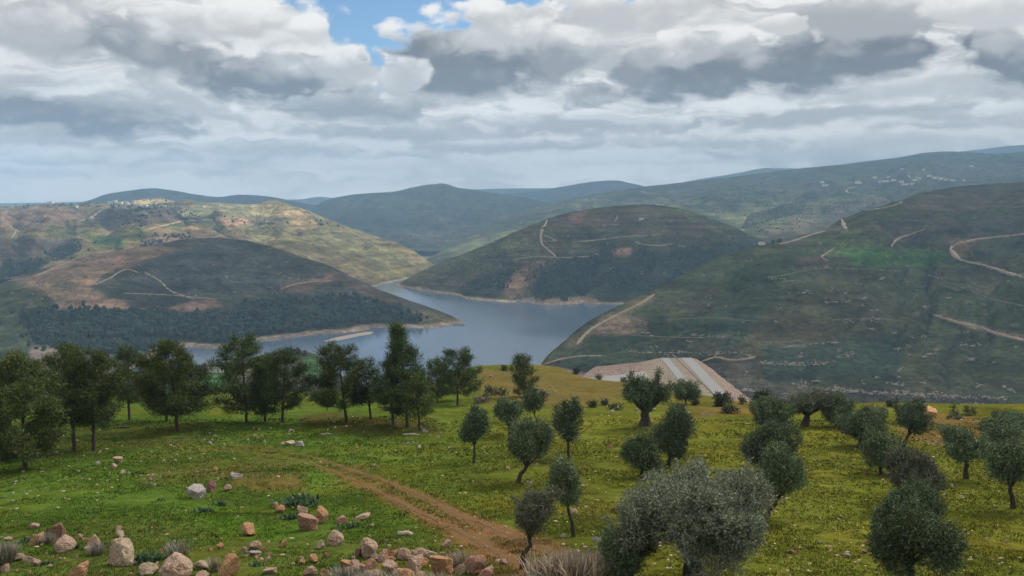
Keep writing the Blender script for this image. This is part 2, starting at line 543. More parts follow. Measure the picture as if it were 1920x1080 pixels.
    if shore:
        k_ = (sstep(z + jx * 2.2, 5.2, 2.4))[..., None]
        c = c * (1 - k_) + k_ * np.array(C_SHORE) * (1 + .3 * n_a)[..., None]
        scb = scb * (1 - k_[..., 0])
    o = mesh(name, np.stack([X, Y, z], -1).reshape(-1, 3), grid_faces(len(a), len(T)), M_HILL,
             cols={'cover': np.clip(c, .008, .8).reshape(-1, 3)}, floats={'rocky': rk, 'scrub': scb})
    tag(o, label, 'hill', kind='structure')
    return o


def on_hill(name, px, py):
    """the point of a hill seen at a picture point"""
    h = HILLS[name]
    a, e = pix(px, py)
    if a < h.a[0] or a > h.a[-1]: return None
    i = min(int(np.searchsorted(h.a, a)), len(h.a) - 1); i = max(i, 1)
    w_ = (a - h.a[i - 1]) / (h.a[i] - h.a[i - 1])
    d = h.d[i - 1] * (1 - w_) + h.d[i] * w_; z = h.z[i - 1] * (1 - w_) + h.z[i] * w_
    g = z - (CAMZ + e * d)
    j = np.nonzero((g[:-1] < 0) & (g[1:] >= 0))[0]
    if not len(j): return None
    j = j[0]; q = g[j] / (g[j] - g[j + 1])
    dd = d[j] + (d[j + 1] - d[j]) * q
    return np.array([a * dd, dd, z[j] + (z[j + 1] - z[j]) * q])


def on_hills(names, px, py):
    best = None
    for n in names:
        p = on_hill(n, px, py)
        if p is not None and (best is None or p[1] < best[1]): best = p
    return best


# --- the meadow we look down on
DROP = np.array([(-60, 1.0), (-3, 1.7), (2, 1.8), (5, 2.9), (10, 5.8), (16, 8.9), (20, 10.6), (24, 12.0), (38, 15.2), (54, 18.4), (75, 21.7), (90, 24.0), (110, 27.0), (130, 29.9), (170, 35.6), (260, 47.0)])
BROW = np.array([(-1.2, 90), (-.68, 95), (-.42, 105), (-.25, 108), (-.10, 122), (-.045, 158), (.0, 163), (.06, 158), (.09, 138), (.15, 126), (.195, 116), (.245, 105), (.30, 96), (.36, 94), (.47, 93), (.68, 90), (1.2, 88)])


def ground_z(x, y):
    x = np.asarray(x, float); y = np.asarray(y, float)
    yd = np.maximum(y, 3.0)
    a = np.clip(x / yd, -1.2, 1.2)
    b = pchip(BROW[:, 0], BROW[:, 1], a)
    r = y
    s = np.maximum(r - b, 0.0)
    rr = r - s
    z = CAMZ - pchip(DROP[:, 0], DROP[:, 1], rr)
    z = z - 0.16 * s - 0.30 * (np.sqrt(s * s + 14.0 ** 2) - 14.0)
    z = np.maximum(z, -9 + 0.02 * np.maximum(x, 0))
    near = sstep(r, 4, 22)
    z = z + near * (0.55 * fbm(x / 17, y / 17, None, 3, 5) + 0.05 * fbm(x / 3.1, y / 3.1, None, 3, 8) + 1.2 * fbm(x / 60, y / 60, None, 2, 31) * sstep(r, 60, 200))
    for mx, my, sx, sy, hh in MOUNDS:
        z = z + hh * np.exp(-((x - mx) / sx) ** 2 - ((y - my) / sy) ** 2)
    return z


MOUNDS = []


def on_ground(px, py, dmax=260.):
    a, e = pix(px, py)
    d = np.concatenate([np.arange(6, 60, 0.15), np.arange(60, dmax, 0.4)])
    g = ground_z(a * d, d) - (CAMZ + e * d)
    j = np.nonzero((g[:-1] < 0) & (g[1:] >= 0))[0]
    if not len(j):
        j = int(np.argmax(g)); dd = d[j]
    else:
        j = j[0]; q = g[j] / (g[j] - g[j + 1]); dd = d[j] + (d[j + 1] - d[j]) * q
    return np.array([a * dd, dd, float(ground_z(np.array([a * dd]), np.array([dd]))[0])])


for px, py, sx, sy, hh in [(500, 905, 2.6, 3.0, 0.55), (560, 955, 3.0, 2.0, -0.35), (470, 975, 2.6, 2.0, 0.25), (800, 800, 14, 6, 0.3)]:
    p_ = on_ground(px, py); MOUNDS.append((p_[0], p_[1], sx, sy, hh))


def m_ground(n, b):
    p = n.geo()
    c = n.attr('cover'); pale = n.attr('soil', 'Fac')
    f0 = n.noise(p, 1 / 7.0, 5, 0.6); f1 = n.noise(p, 1.4, 6, 0.65); f2 = n.noise(p, 9.0, 5, 0.7); f3 = n.noise(p, 0.5, 4, 0.6, 0.6)
    k_ = n.ss(f1, 0.25, 0.75, 0.78, 1.45) * n.ss(f2, 0.2, 0.8, 0.75, 1.4)
    c = n.mix(1.0, c, n.vec(k_, k_, k_), 'MULTIPLY')
    c = n.mix(n.ss(f0, 0.48, 0.70) * 0.55, c, n.mix(1.0, c, (1.45, 0.95, 0.7), 'MULTIPLY'))
    c = n.mix(n.ss(f3, 0.55, 0.72) * 0.5, c, n.mix(1.0, c, (0.55, 0.72, 0.55), 'MULTIPLY'))
    bare = n.ss(f1 * 0.5 + f2 * 0.25 + pale * 0.55, 0.62, 0.80)
    c = n.mix(bare * 0.8, c, n.mix(f2, (0.10, 0.058, 0.028), (0.185, 0.115, 0.062)))
    # tiny pale daisies and stones no bigger than a thumb
    v = n.voro(p, 2.3, 'Distance'); on = n.voro(p, 2.3, 'Color')
    r = n.new('ShaderNodeSeparateColor'); n.put(r.inputs[0], on)
    dots = n.ss(v, 0.11, 0.07) * n.ss(G(n.t, r.outputs[0]), 0.80, 0.84)
    c = n.mix(dots * 0.6, c, n.mix(G(n.t, r.outputs[1]), (0.30, 0.27, 0.10), (0.42, 0.37, 0.28)))
    n.put(b.inputs['Normal'], n.bump(f2 * 0.10 + f1 * 0.25 + f3 * 0.3, 0.9, 0.9))
    return c


M_GROUND = mat('meadow_turf', m_ground, 1.0, 0.0)
RUT_A = [(250, 828), (330, 829), (430, 833), (520, 843), (590, 858), (650, 878), (710, 897), (770, 921), (830, 950), (885, 975), (935, 995), (985, 1012), (1040, 1035)]
RUT_B = [(250, 836), (340, 838), (430, 843), (520, 855), (580, 868), (640, 890), (690, 912), (745, 940), (800, 968), (850, 992), (900, 1018), (940, 1038), (985, 1062), (1040, 1095)]

if 'land' in STAGES:
    NA, ND = 620, 560
    a_ = np.linspace(-1.15, 1.15, NA)
    d_ = np.concatenate([np.linspace(-25, 5, 24)[:-1], np.geomspace(5, 230, ND - 110), np.geomspace(232, 1050, 88)])
    AA, DD = np.meshgrid(a_, d_, indexing='ij')
    X = AA * np.maximum(DD, 12) ; Y = DD + 0 * AA
    Z = ground_z(X, Y)
    px, py = to_pix(X, np.maximum(Y, 1.0), Z)
    nA = fbm(X / 11, Y / 11, None, 4, 70); nB = fbm(X / 4, Y / 4, None, 4, 75); nC = fbm(X / 30, Y / 30, None, 2, 79)
    cG, cO, cB = np.array((.047, .077, .012)), np.array((.074, .080, .012)), np.array((.085, .052, .020))
    kr = sstep(px + 120 * nA + 60 * nC, 560, 1150)[..., None]
    c = cG * (1 - kr) + cO * kr
    nD = fbm(X / 1.6, Y / 1.6, None, 3, 83); c = c * (1 + 0.34 * nA + 0.34 * nB + .22 * nD)[..., None]
    soil = 0.29 + 0.24 * nA + 0.10 * nC
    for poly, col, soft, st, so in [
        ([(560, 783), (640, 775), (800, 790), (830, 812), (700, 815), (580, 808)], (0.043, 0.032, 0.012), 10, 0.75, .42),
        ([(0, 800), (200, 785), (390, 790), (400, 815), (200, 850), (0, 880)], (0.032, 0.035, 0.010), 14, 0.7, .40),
        ([(890, 690), (1110, 690), (1180, 715), (1170, 745), (1040, 765), (900, 750)], (0.090, 0.069, 0.025), 10, 0.85, .35),
        ([(1180, 712), (1340, 738), (1400, 760), (1260, 765), (1180, 750)], (0.083, 0.081, 0.019), 8, 0.7, .3),
        ([(1290, 760), (1420, 758), (1440, 775), (1300, 785)], (0.101, 0.066, 0.028), 6, 0.6, .5),
        ([(1690, 775), (1925, 785), (1925, 850), (1800, 838), (1690, 822)], (0.101, 0.063, 0.025), 8, 0.8, .4),
        ([(430, 868), (500, 862), (570, 880), (560, 915), (470, 925), (420, 900)], (0.072, 0.049, 0.019), 14, 0.65, .5),
        ([(600, 868), (680, 880), (900, 975), (1010, 1030), (980, 1085), (860, 1010), (700, 925)], (0.076, 0.055, 0.017), 14, 0.72, .48),
        ([(870, 990), (990, 1000), (1010, 1080), (900, 1050)], (0.115, 0.059, 0.022), 14, 0.7, .6),
        ([(860, 985), (800, 1010), (940, 1075), (1010, 1060)], (0.108, 0.059, 0.024), 14, 0.5, .6),
        ([(380, 725), (590, 745), (600, 760), (400, 770), (360, 750)], (0.076, 0.084, 0.019), 10, 0.7, .2),
        ([(260, 850), (420, 850), (430, 905), (260, 910)], (0.065, 0.057, 0.015), 16, 0.5, .46),
        ([(0, 975), (250, 970), (520, 1010), (700, 1010), (950, 1050), (950, 1100), (0, 1100)], (0.054, 0.057, 0.014), 22, 0.5, .40),
        ([(360, 960), (560, 975), (540, 1010), (420, 1000)], (0.043, 0.087, 0.006), 14, 0.6, .12),
    ]:
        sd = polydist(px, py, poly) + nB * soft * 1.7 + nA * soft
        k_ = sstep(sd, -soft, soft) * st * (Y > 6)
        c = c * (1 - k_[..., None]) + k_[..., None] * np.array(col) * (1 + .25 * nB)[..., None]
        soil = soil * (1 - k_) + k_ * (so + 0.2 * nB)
    for rut in (RUT_A, RUT_B):
        ln = np.array(rut, float); q = np.full(px.shape, 1e9)
        for (x0, y0), (x1, y1) in zip(ln[:-1], ln[1:]):
            ex, ey = x1 - x0, y1 - y0; t = np.clip(((px - x0) * ex + (py - y0) * ey) / (ex * ex + ey * ey), 0, 1)
            q = np.minimum(q, np.hypot(px - x0 - t * ex, (py - y0 - t * ey) * 1.4))
        wd = 5 + np.maximum(py - 830, 0) * .12
        k_ = sstep(q / wd + .55 * nB + .4 * nA, 1.25, .15) * (Y > 6) * sstep(px, 130, 330) * (.30 + .55 * sstep(py, 860, 985))
        c = c * (1 - k_[..., None]) + k_[..., None] * np.array((.128, .066, .028)) * (1 + .3 * nB)[..., None]
        soil = soil * (1 - k_) + k_ * (.62 + .25 * nB)
    far = sstep(Y, 180, 320)[..., None]
    c = c * (1 - far) + far * np.array((.055, .062, .028))
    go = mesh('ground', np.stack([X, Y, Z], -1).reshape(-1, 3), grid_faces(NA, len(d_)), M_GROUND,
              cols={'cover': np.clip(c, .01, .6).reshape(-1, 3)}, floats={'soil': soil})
    tag(go, 'grassy green meadow sloping down to the brow above the lake', 'meadow', kind='structure')

    # --- hills, from far to near
    far_c = (.020, .027, .021)
    hill('far_ridge', [(-500, 384, 9000), (0, 381, 9000), (120, 379, 9000), (560, 374, 9000), (600, 369, 9000), (640, 372, 9000), (800, 366, 9000), (890, 355, 9000), (980, 353, 9000), (1050, 353, 9000), (1200, 356, 9000), (1300, 338, 9000), (1380, 325, 9000),
                       (1440, 315, 9000), (1500, 316, 9000), (1640, 300, 9000), (1740, 290, 9000), (1830, 281, 9000), (1900, 273, 9000), (2000, 268, 9000), (2300, 262, 9000)],
         [(-600, 7700, 30), (2400, 7700, 60)], 420, 30, (.026, .034, .028), rough=.03, shore=False, crest_noise=6, seed=3, label='palest blue ridge farthest away along the horizon', gw=900, back=600, backdrop=300)
    hill('blue_hill', [(700, 385, 7400), (860, 372, 7400), (960, 362, 7400), (1010, 357, 7400), (1060, 349, 7400), (1110, 341, 7400), (1150, 338, 7400), (1190, 345, 7400), (1240, 355, 7400), (1400, 365, 7400)],
         [(650, 5700, 20), (1450, 5700, 60)], 240, 70, far_c, rough=.04, shore=False, seed=7, label='pale blue hump-shaped hill behind the long right ridge', gw=700, crest_noise=6, back=500)
    hill('left_far_hill', [(-200, 392, 5600), (120, 384, 5600), (165, 376, 5600), (200, 364, 5600), (245, 357, 5600), (285, 353, 5600), (330, 358, 5600), (370, 365, 5600), (410, 369, 5600), (450, 365, 5600), (500, 368, 5600), (540, 375, 5600), (590, 385, 5600),
                           (650, 398, 5400), (720, 420, 5200), (800, 445, 5000)],
         [(-300, 4300, 80), (400, 4300, 60), (850, 3800, 20)], 320, 90, (.018, .026, .017), rough=.04, shore=False, seed=11, label='dark wooded hill on the skyline behind the left plateau', gw=500, crest_noise=7, scrub=.8)
    hill('middle_mountain', [(540, 405, 5400), (590, 385, 5400), (630, 370, 5400), (680, 363, 5400), (740, 359, 5400), (775, 351, 5400), (805, 346, 5400), (830, 345, 5400), (860, 352, 5400), (900, 358, 5400), (950, 365, 5400), (1000, 374, 5200), (1060, 392, 5000), (1150, 420, 4800), (1300, 450, 4600)],
         [(500, 3600, 20), (700, 3300, 12), (820, 3150, 6), (1000, 3300, 10), (1350, 3600, 20)], 360, 160, (.026, .035, .023), rough=.07, gully=.16, gw=420, shore=False, seed=15, rocky=.25, scrub=.6,
         label='broad blue-green mountain at the head of the valley', patches=[([(640, 380), (830, 350), (960, 370), (900, 400), (760, 410)], (.060, .070, .045), 14, .6)], crest_noise=5)
    hill('right_ridge', [(700, 515, 2750), (790, 490, 2900), (830, 470, 3100), (900, 432, 3500), (960, 404, 3800), (1000, 390, 3950), (1060, 374, 4100), (1130, 362, 4250), (1200, 351, 4350), (1300, 340, 4500), (1400, 328, 4600), (1500, 316, 4700), (1600, 306, 4750), (1680, 296, 4800),
                         (1740, 286, 4800), (1780, 284, 4800), (1850, 288, 4800), (1920, 285, 4800), (2050, 280, 4800), (2300, 290, 4800)],
         [(650, 2450, 0), (800, 2450, 4), (1000, 2450, 10), (1400, 2350, 60), (2400, 2600, 120)], 520, 240, (.040, .049, .027), prof='lin', rough=.07, gully=.10, gw=330, shore=False, seed=19, rocky=.35, scrub=.75,
         fields=.5, label='long hazy ridge rising to the right with a village on it', crest_noise=6,
         patches=[([(1380, 425), (1395, 405), (1470, 390), (1505, 388), (1490, 405), (1410, 432)], (.13, .17, .045), 5, .85, .0, .0), ([(1330, 400), (1500, 375), (1560, 385), (1500, 420), (1400, 445)], (.11, .12, .06), 14, .7, .5, .2),
                  ([(840, 468), (960, 430), (1050, 400), (1180, 380), (1260, 385), (1150, 395), (1000, 430), (860, 480)], (.14, .15, .065), 9, .7),
                  ([(1500, 310), (1780, 286), (1920, 290), (1920, 330), (1700, 325), (1450, 340)], (.035, .048, .030), 12, .8, .1, .8), ([(1390, 445), (1520, 400), (1660, 375), (1560, 415), (1440, 445)], (.12, .10, .075), 9, .6, .7, .2)])
    hill('left_plateau', [(-500, 392, 3500), (0, 387, 3500), (70, 384, 3500), (150, 382, 3500), (220, 379, 3500), (260, 375, 3500), (300, 372, 3500), (330, 377, 3450), (400, 379, 3400), (470, 383, 3350), (515, 380, 3300), (560, 394, 3150), (600, 405, 3000), (650, 424, 2850), (700, 441, 2700), (760, 463, 2550), (800, 488, 2420), (830, 510, 2350)],
         [(-600, 1750, 40), (0, 1700, 40), (300, 1750, 60), (500, 1750, 45), (640, 1780, 20), (720, 1960, -4), (800, 2150, -6), (860, 2150, -6)], 620, 340, (.115, .098, .050), prof='plateau', rough=.07, gully=.27, gw=170, seed=23, rocky=.25, scrub=.35, vary=.3,
         fields=.8, label='terraced left plateau of tan and green fields above the lake', back=700, backdrop=160,
         patches=[([(0, 391), (135, 391), (160, 408), (60, 428), (0, 425)], (.15, .105, .075), 4, .9, .1, .1),
                  ([(148, 414), (190, 396), (250, 388), (335, 388), (337, 412), (270, 424), (200, 420)], (.072, .060, .055), 4, .9, .4, .3),
                  ([(205, 382), (330, 379), (340, 388), (220, 394)], (.085, .088, .055), 4, .8, .4, .4),
                  ([(340, 386), (400, 380), (468, 384), (469, 404), (400, 413), (338, 413)], (.17, .165, .085), 3, .9, .6, .3),
                  ([(340, 407), (420, 405), (420, 415), (340, 418)], (.030, .040, .028), 3, .8, .1, .8),
                  ([(470, 384), (515, 381), (560, 397), (585, 404), (520, 407), (472, 404)], C_YEL, 2.5, .9, .1, .1), ([(530, 399), (558, 395), (590, 405), (545, 406)], (.40, .27, .14), 2, .9, 0, 0),
                  ([(230, 378), (300, 372), (328, 378), (262, 383)], C_YEL, 2.5, .85, .2, .1), ([(405, 411), (455, 408), (480, 421), (425, 424)], (.30, .19, .12), 3, .9, .2, .1),
                  ([(163, 448), (212, 441), (237, 458), (212, 463), (180, 458)], (.040, .100, .028), 2.5, .9, 0, 0), ([(95, 428), (150, 424), (200, 436), (150, 442), (98, 440)], (.070, .082, .038), 4, .8),
                  ([(0, 452), (60, 446), (150, 448), (140, 462), (100, 488), (0, 492)], (.065, .058, .052), 4, .85, .5, .7), ([(95, 480), (130, 458), (152, 455), (148, 470), (110, 488)], C_FOR, 3, .9, 0, .9),
                  ([(0, 490), (95, 489), (60, 517), (0, 524)], C_FOR, 3, .95, 0, .8),
                  ([(240, 462), (300, 440), (420, 436), (490, 455), (420, 455), (300, 470), (235, 500)], (.14, .095, .068), 5, .8, .3, .2),
                  ([(560, 400), (650, 425), (760, 465), (800, 490), (740, 520), (640, 480), (540, 430)], (.130, .125, .055), 14, .75, .3, .15),
                  ([(540, 410), (575, 405), (600, 425), (560, 435)], (.30, .20, .10), 4, .5), ([(420, 425), (540, 425), (590, 450), (520, 460), (430, 440)], (.16, .145, .065), 10, .7),
                  ([(760, 470), (790, 485), (800, 495), (770, 490)], C_TAN, 4, .5)])
    hill('center_hill', [(700, 545, 1950), (742, 535, 1945), (770, 520, 1960), (820, 496, 1985), (900, 464, 2010), (960, 438, 2030), (1000, 421, 2040), (1030, 409, 2050), (1065, 399, 2060), (1110, 391, 2080), (1170, 385, 2120), (1220, 384, 2140), (1265, 389, 2150), (1310, 401, 2150), (1360, 419, 2130), (1420, 446, 2100), (1500, 480, 2050), (1600, 520, 2000)],
         [(680, 1930, -5), (742, 1900, -5), (800, 1780, -5), (860, 1700, -5), (875, 1650, -5), (940, 1600, -5), (1000, 1568, -5), (1030, 1550, -5), (1070, 1575, -5), (1120, 1580, -5), (1250, 1560, 0), (1650, 1560, 10)], 560, 300, (.050, .055, .030), rough=.065, gully=.19, gw=150, seed=29, rocky=.35, scrub=.8,
         fields=.4, label='rounded middle hill with a zigzag track standing in the lake', back=600, backdrop=150,
         patches=[([(1030, 408), (1100, 393), (1200, 386), (1290, 396), (1340, 425), (1300, 445), (1180, 450), (1060, 440)], (.070, .060, .042), 7, .75, .2, .3), ([(1065, 402), (1100, 396), (1090, 418), (1066, 418)], (.16, .10, .072), 3, .8),
                  ([(1025, 435), (1090, 425), (1200, 425), (1180, 442), (1060, 452)], (.045, .055, .032), 5, .8), ([(1190, 385), (1270, 389), (1330, 408), (1260, 396)], (.065, .085, .032), 5, .8),
                  ([(1010, 505), (1060, 487), (1120, 478), (1200, 474), (1330, 462), (1400, 452), (1420, 470), (1330, 510), (1200, 565), (1120, 562), (1010, 560), (1000, 530)], C_FOR, 8, .85, .1, .9),
                  ([(870, 552), (890, 525), (930, 502), (960, 505), (945, 535), (935, 560), (880, 560)], C_FOR, 6, .8, .1, .9),
                  ([(968, 500), (1022, 488), (1008, 520), (985, 548), (955, 558), (945, 548)], (.165, .112, .080), 5, .85, .7, .1), ([(1150, 470), (1185, 464), (1180, 478), (1150, 480)], (.22, .14, .10), 4, .7),
                  ([(980, 560), (1110, 556), (1120, 566), (1000, 573)], (.20, .16, .12), 4, .8, 1, .1), ([(760, 520), (960, 440), (1000, 450), (880, 500), (780, 535)], (.080, .088, .042), 10, .7)])
    hill('left_spur', [(-500, 590, 1450), (-200, 565, 1480), (0, 533, 1500), (40, 519, 1520), (90, 502, 1560), (140, 487, 1600), (200, 474, 1640), (235, 468, 1650), (280, 461, 1670), (340, 450, 1690), (400, 446, 1700), (450, 449, 1690), (500, 461, 1660), (560, 480, 1620), (620, 502, 1570), (660, 520, 1530), (700, 540, 1490), (740, 556, 1450), (780, 570, 1420), (820, 585, 1390), (850, 597, 1360), (866, 606, 1325), (880, 618, 1290)],
         [(-550, 780, 20), (0, 810, 8), (150, 880, 3), (250, 960, -2), (300, 1030, -4), (345, 1070, -4), (420, 1095, -5), (500, 1150, -5), (580, 1195, -5), (640, 1215, -5), (700, 1245, -5), (780, 1255, -5), (850, 1275, -5), (890, 1275, -5)], 620, 330, (.054, .056, .042), rough=.065, gully=.19, gw=160, seed=35, rocky=.3, scrub=.6,
         label='dark left spur with tan slopes and a pine wood running into the lake', back=400, backdrop=90,
         patches=[([(20, 525), (140, 488), (235, 470), (240, 500), (190, 520), (170, 545), (255, 572), (270, 580), (120, 585), (95, 560), (50, 545)], (.20, .142, .098), 6, .9, .4, .15),
                  ([(225, 470), (300, 456), (330, 470), (240, 500)], (.17, .115, .08), 5, .8), ([(95, 530), (150, 528), (140, 545), (100, 545)], (.075, .078, .045), 4, .7),
                  ([(100, 575), (180, 565), (270, 579), (120, 584)], (.26, .17, .12), 3, .7, .3, 0), ([(-20, 530), (40, 530), (110, 565), (60, 578), (-20, 615)], (.060, .070, .034), 8, .85),
                  ([(-20, 620), (60, 590), (80, 625), (90, 660), (-20, 680)], (.065, .085, .045), 8, .8, .5, .4),
                  ([(35, 580), (120, 585), (260, 583), (330, 592), (420, 585), (470, 560), (560, 560), (640, 556), (700, 564), (775, 585), (782, 606), (640, 612), (560, 622), (430, 645), (300, 658), (90, 660), (60, 620)], C_FOR, 6, .92, .0, .9),
                  ([(315, 578), (355, 566), (405, 562), (418, 574), (330, 584)], (.20, .125, .092), 3, .8, .6, 0), ([(515, 540), (545, 528), (620, 505), (660, 518), (580, 548), (530, 550)], (.17, .112, .085), 6, .75, .7, .1),
                  ([(640, 512), (700, 540), (760, 572), (700, 560), (640, 535)], (.105, .078, .058), 6, .7), ([(775, 585), (820, 587), (866, 606), (868, 612), (790, 616)], (.13, .115, .06), 5, .85, .5, .1),
                  ([(60, 655), (120, 648), (150, 680), (100, 700), (60, 690)], (.25, .19, .15), 5, .8), ([(330, 470), (420, 455), (480, 468), (560, 490), (620, 520), (520, 535), (400, 560), (240, 550), (230, 520)], (.047, .052, .046), 8, .85, .25, .3)])
    hill('right_hill', [(990, 700, 950), (1012, 686, 975), (1035, 664, 1010), (1060, 642, 1045), (1090, 615, 1080), (1115, 598, 1105), (1150, 580, 1130), (1200, 556, 1165), (1250, 531, 1205), (1300, 505, 1260), (1350, 482, 1310), (1400, 466, 1360), (1450, 453, 1420), (1500, 441, 1500), (1545, 431, 1570), (1580, 410, 1660), (1620, 396, 1720), (1680, 379, 1850), (1720, 366, 1950), (1780, 352, 2050), (1840, 346, 2100), (1920, 341, 2150), (2100, 335, 2200), (2400, 350, 2200)],
         [(980, 930, -6), (1040, 900, -6), (1100, 870, -6), (1200, 850, -6), (1300, 760, 0), (1400, 690, 2), (1550, 640, 2), (1920, 600, 8), (2500, 560, 12)], 720, 420, (.038, .050, .025), prof='lin', rough=.07, gully=.19, gw=180, seed=41, rocky=.50, scrub=.45,
         label='large dark hill filling the right with limestone ledges and tracks', back=500, backdrop=200,
         patches=[([(1560, 470), (1640, 460), (1760, 474), (1800, 490), (1700, 502), (1600, 494)], (.035, .095, .026), 9, .85, .1, .1), ([(1540, 440), (1600, 425), (1680, 450), (1600, 475), (1500, 470)], (.055, .085, .035), 12, .7),
                  ([(1690, 380), (1760, 358), (1850, 346), (1930, 342), (1930, 385), (1800, 400), (1700, 400)], (.072, .060, .038), 8, .8, .2, .3), ([(1640, 405), (1900, 405), (1930, 440), (1700, 455), (1610, 440)], (.052, .054, .046), 10, .75),
                  ([(1112, 628), (1120, 606), (1155, 590), (1205, 598), (1225, 620), (1180, 628)], (.185, .130, .090), 5, .85, .9, .1), ([(1060, 645), (1110, 605), (1200, 560), (1230, 560), (1130, 610), (1080, 650)], (.125, .10, .06), 6, .7),
                  ([(1480, 490), (1530, 478), (1560, 490), (1500, 500)], (.12, .085, .06), 4, .7), ([(1480, 490), (1600, 500), (1760, 570), (1720, 600), (1560, 540)], (.062, .058, .034), 12, .5),
                  ([(1420, 570), (1560, 540), (1720, 600), (1700, 650), (1500, 650), (1380, 640)], (.060, .056, .035), 12, .5), ([(1430, 650), (1690, 620), (1690, 710), (1440, 715)], (.030, .046, .034), 8, .8, .35, .3),
                  ([(1340, 560), (1440, 560), (1390, 650), (1330, 640)], (.032, .046, .034), 9, .7), ([(1700, 590), (1930, 640), (1930, 740), (1720, 720)], (.050, .056, .030), 12, .7),
                  ([(1400, 720), (1600, 725), (1930, 750), (1930, 800), (1400, 790)], (.054, .050, .038), 8, .7, .75, .4), ([(1780, 452), (1840, 445), (1800, 480), (1790, 490), (1780, 470)], (.15, .10, .075), 4, .7),
                  ([(1770, 590), (1920, 630), (1920, 640), (1800, 610)], (.19, .14, .09), 4, .7), ([(1310, 690), (1400, 668), (1420, 690), (1400, 720), (1340, 720)], (.085, .072, .055), 6, .7, .7, .3)])
    hill('lakeside_slope', [(150, 712, 540), (300, 702, 580), (360, 695, 600), (420, 688, 620), (470, 677, 630), (515, 666, 640), (555, 662, 645), (590, 669, 640), (615, 688, 630), (650, 720, 600), (700, 770, 540)],
         [(150, 330, 60), (400, 340, 70), (700, 340, 50)], 260, 120, (.075, .080, .036), rough=.03, gully=.05, seed=47, rocky=.2, scrub=.25, label='low green spur of farmland below the meadow beside the lake', back=300, backdrop=110, shore=False,
         patches=[([(370, 702), (425, 696), (430, 730), (370, 730)], (.04, .105, .035), 3, .9, 0, 0), ([(565, 668), (600, 668), (615, 690), (600, 715), (570, 700)], (.06, .12, .045), 3, .9, 0, 0)], crest_noise=.8)

    # --- base sheet out to the horizon, and the lake
    rr = np.array([0, 300, 1200, 3000, 6000, 9700]); th = np.linspace(0, 2 * pi, 65)
    vv = np.stack([np.outer(rr, np.cos(th)), np.outer(rr, np.sin(th)), np.full((6, 65), -14.0)], -1).reshape(-1, 3)
    m_base = mat('valley_soil', lambda n, b: n.mix(n.noise(n.geo(), 1 / 200, 6, .6), (.05, .055, .03), (.10, .085, .055)), .95, .05)
    tag(mesh('terrain', vv, grid_faces(6, 65), m_base), 'dark valley ground under and beyond the hills', 'terrain', kind='structure')

    def m_water(n, b):
        p = n.geo()
        b.inputs['IOR'].default_value = 1.333
        b.inputs['Specular IOR Level'].default_value = 0.5
        x, y, z = n.xyz(p)
        calm = n.ss(n.noise(n.vec(x * 0.0035, y * 0.0022, 2.0), 1.0, 4, .55, .6), 0.40, 0.62)
        n.put(b.inputs['Roughness'], calm * 0.10 + 0.10)
        hgt = n.noise(p, 0.9, 3, .6) * (calm * 0.6 + 0.4) + n.noise(p, 0.12, 3, .5) * 0.6
        n.put(b.inputs['Normal'], n.bump(hgt, 0.22, 0.35))
        return (.070, .100, .145)
    m_w = mat('lake_water', m_water, 0.12, 0.5)
    lx = np.linspace(-1500, 420, 40); ly = np.linspace(760, 2150, 40)
    LX, LY = np.meshgrid(lx, ly, indexing='ij')
    tag(mesh('lake', np.stack([LX, LY, 0 * LX], -1).reshape(-1, 3), grid_faces(40, 40), m_w), 'blue-grey reservoir winding between the hills', 'lake', kind='structure')

    # --- out-of-view clouds added to block the sun (gaps shaped to light the far slopes)
    if 'deck' in STAGES:
        def m_cloud(n, b, thin=.46):
            t = n.new('ShaderNodeBsdfTransparent'); d = n.new('ShaderNodeBsdfTranslucent'); e = n.new('ShaderNodeBsdfDiffuse')
            p = n.geo()
            c = n.mix(n.noise(p, 1 / 700, 6, .6), (.80, .81, .83), (.95, .95, .95))
            n.put(d.inputs[0], c); n.put(e.inputs[0], c)
            m1 = n.new('ShaderNodeMixShader'); m2 = n.new('ShaderNodeMixShader')
            m1.inputs[0].default_value = 0.5
            n.t.links.new(d.outputs[0], m1.inputs[1]); n.t.links.new(e.outputs[0], m1.inputs[2])
            m2.inputs[0].default_value = thin
            n.t.links.new(t.outputs[0], m2.inputs[2]); n.t.links.new(m1.outputs[0], m2.inputs[1])
            o = [q for q in n.t.nodes if q.type == 'OUTPUT_MATERIAL'][0]
            n.t.links.new(m2.outputs[0], o.inputs[0])
            return None
        m_c = mat('sun_blocking_cloud', m_cloud); m_v = mat('sun_dimming_cloud', lambda n, b: m_cloud(n, b, .74))
        ZC = 3500.0
        off = SUN_DIR[:2] / SUN_DIR[2] * (ZC - 100)

        def cloud(label, poly, seed, m_c=m_c):
            """an unseen cloud shape, added so its shadow falls on the ground polygon"""
            p = np.array(poly, float)
            x = np.linspace(p[:, 0].min() - 500, p[:, 0].max() + 500, 110); y = np.linspace(p[:, 1].min() - 500, p[:, 1].max() + 500, 110)
            X, Y = np.meshgrid(x, y, indexing='ij')
            sd = polydist(X, Y, poly) + 260 * fbm(X / 600, Y / 600, None, 4, seed)
            k_ = np.clip(sd / 500, 0, 1) ** 0.5
            top = ZC + 40 + 420 * k_ * (0.55 + 0.45 * fbm(X / 380, Y / 380, None, 4, seed + 5))
            bot = ZC - 60 * k_ * (0.6 + 0.4 * fbm(X / 250, Y / 250, None, 4, seed + 9))
            n = X.size
            v = np.concatenate([np.stack([X + off[0], Y + off[1], q], -1).reshape(-1, 3) for q in (top, np.minimum(bot, top - 5))])
            f = grid_faces(110, 110)
            keep = (sd.ravel()[f] > 0).all(1)
            f1 = f[keep]
            # close the rim
            ed = np.concatenate([f1[:, [i, (i + 1) % 4]] for i in range(4)])
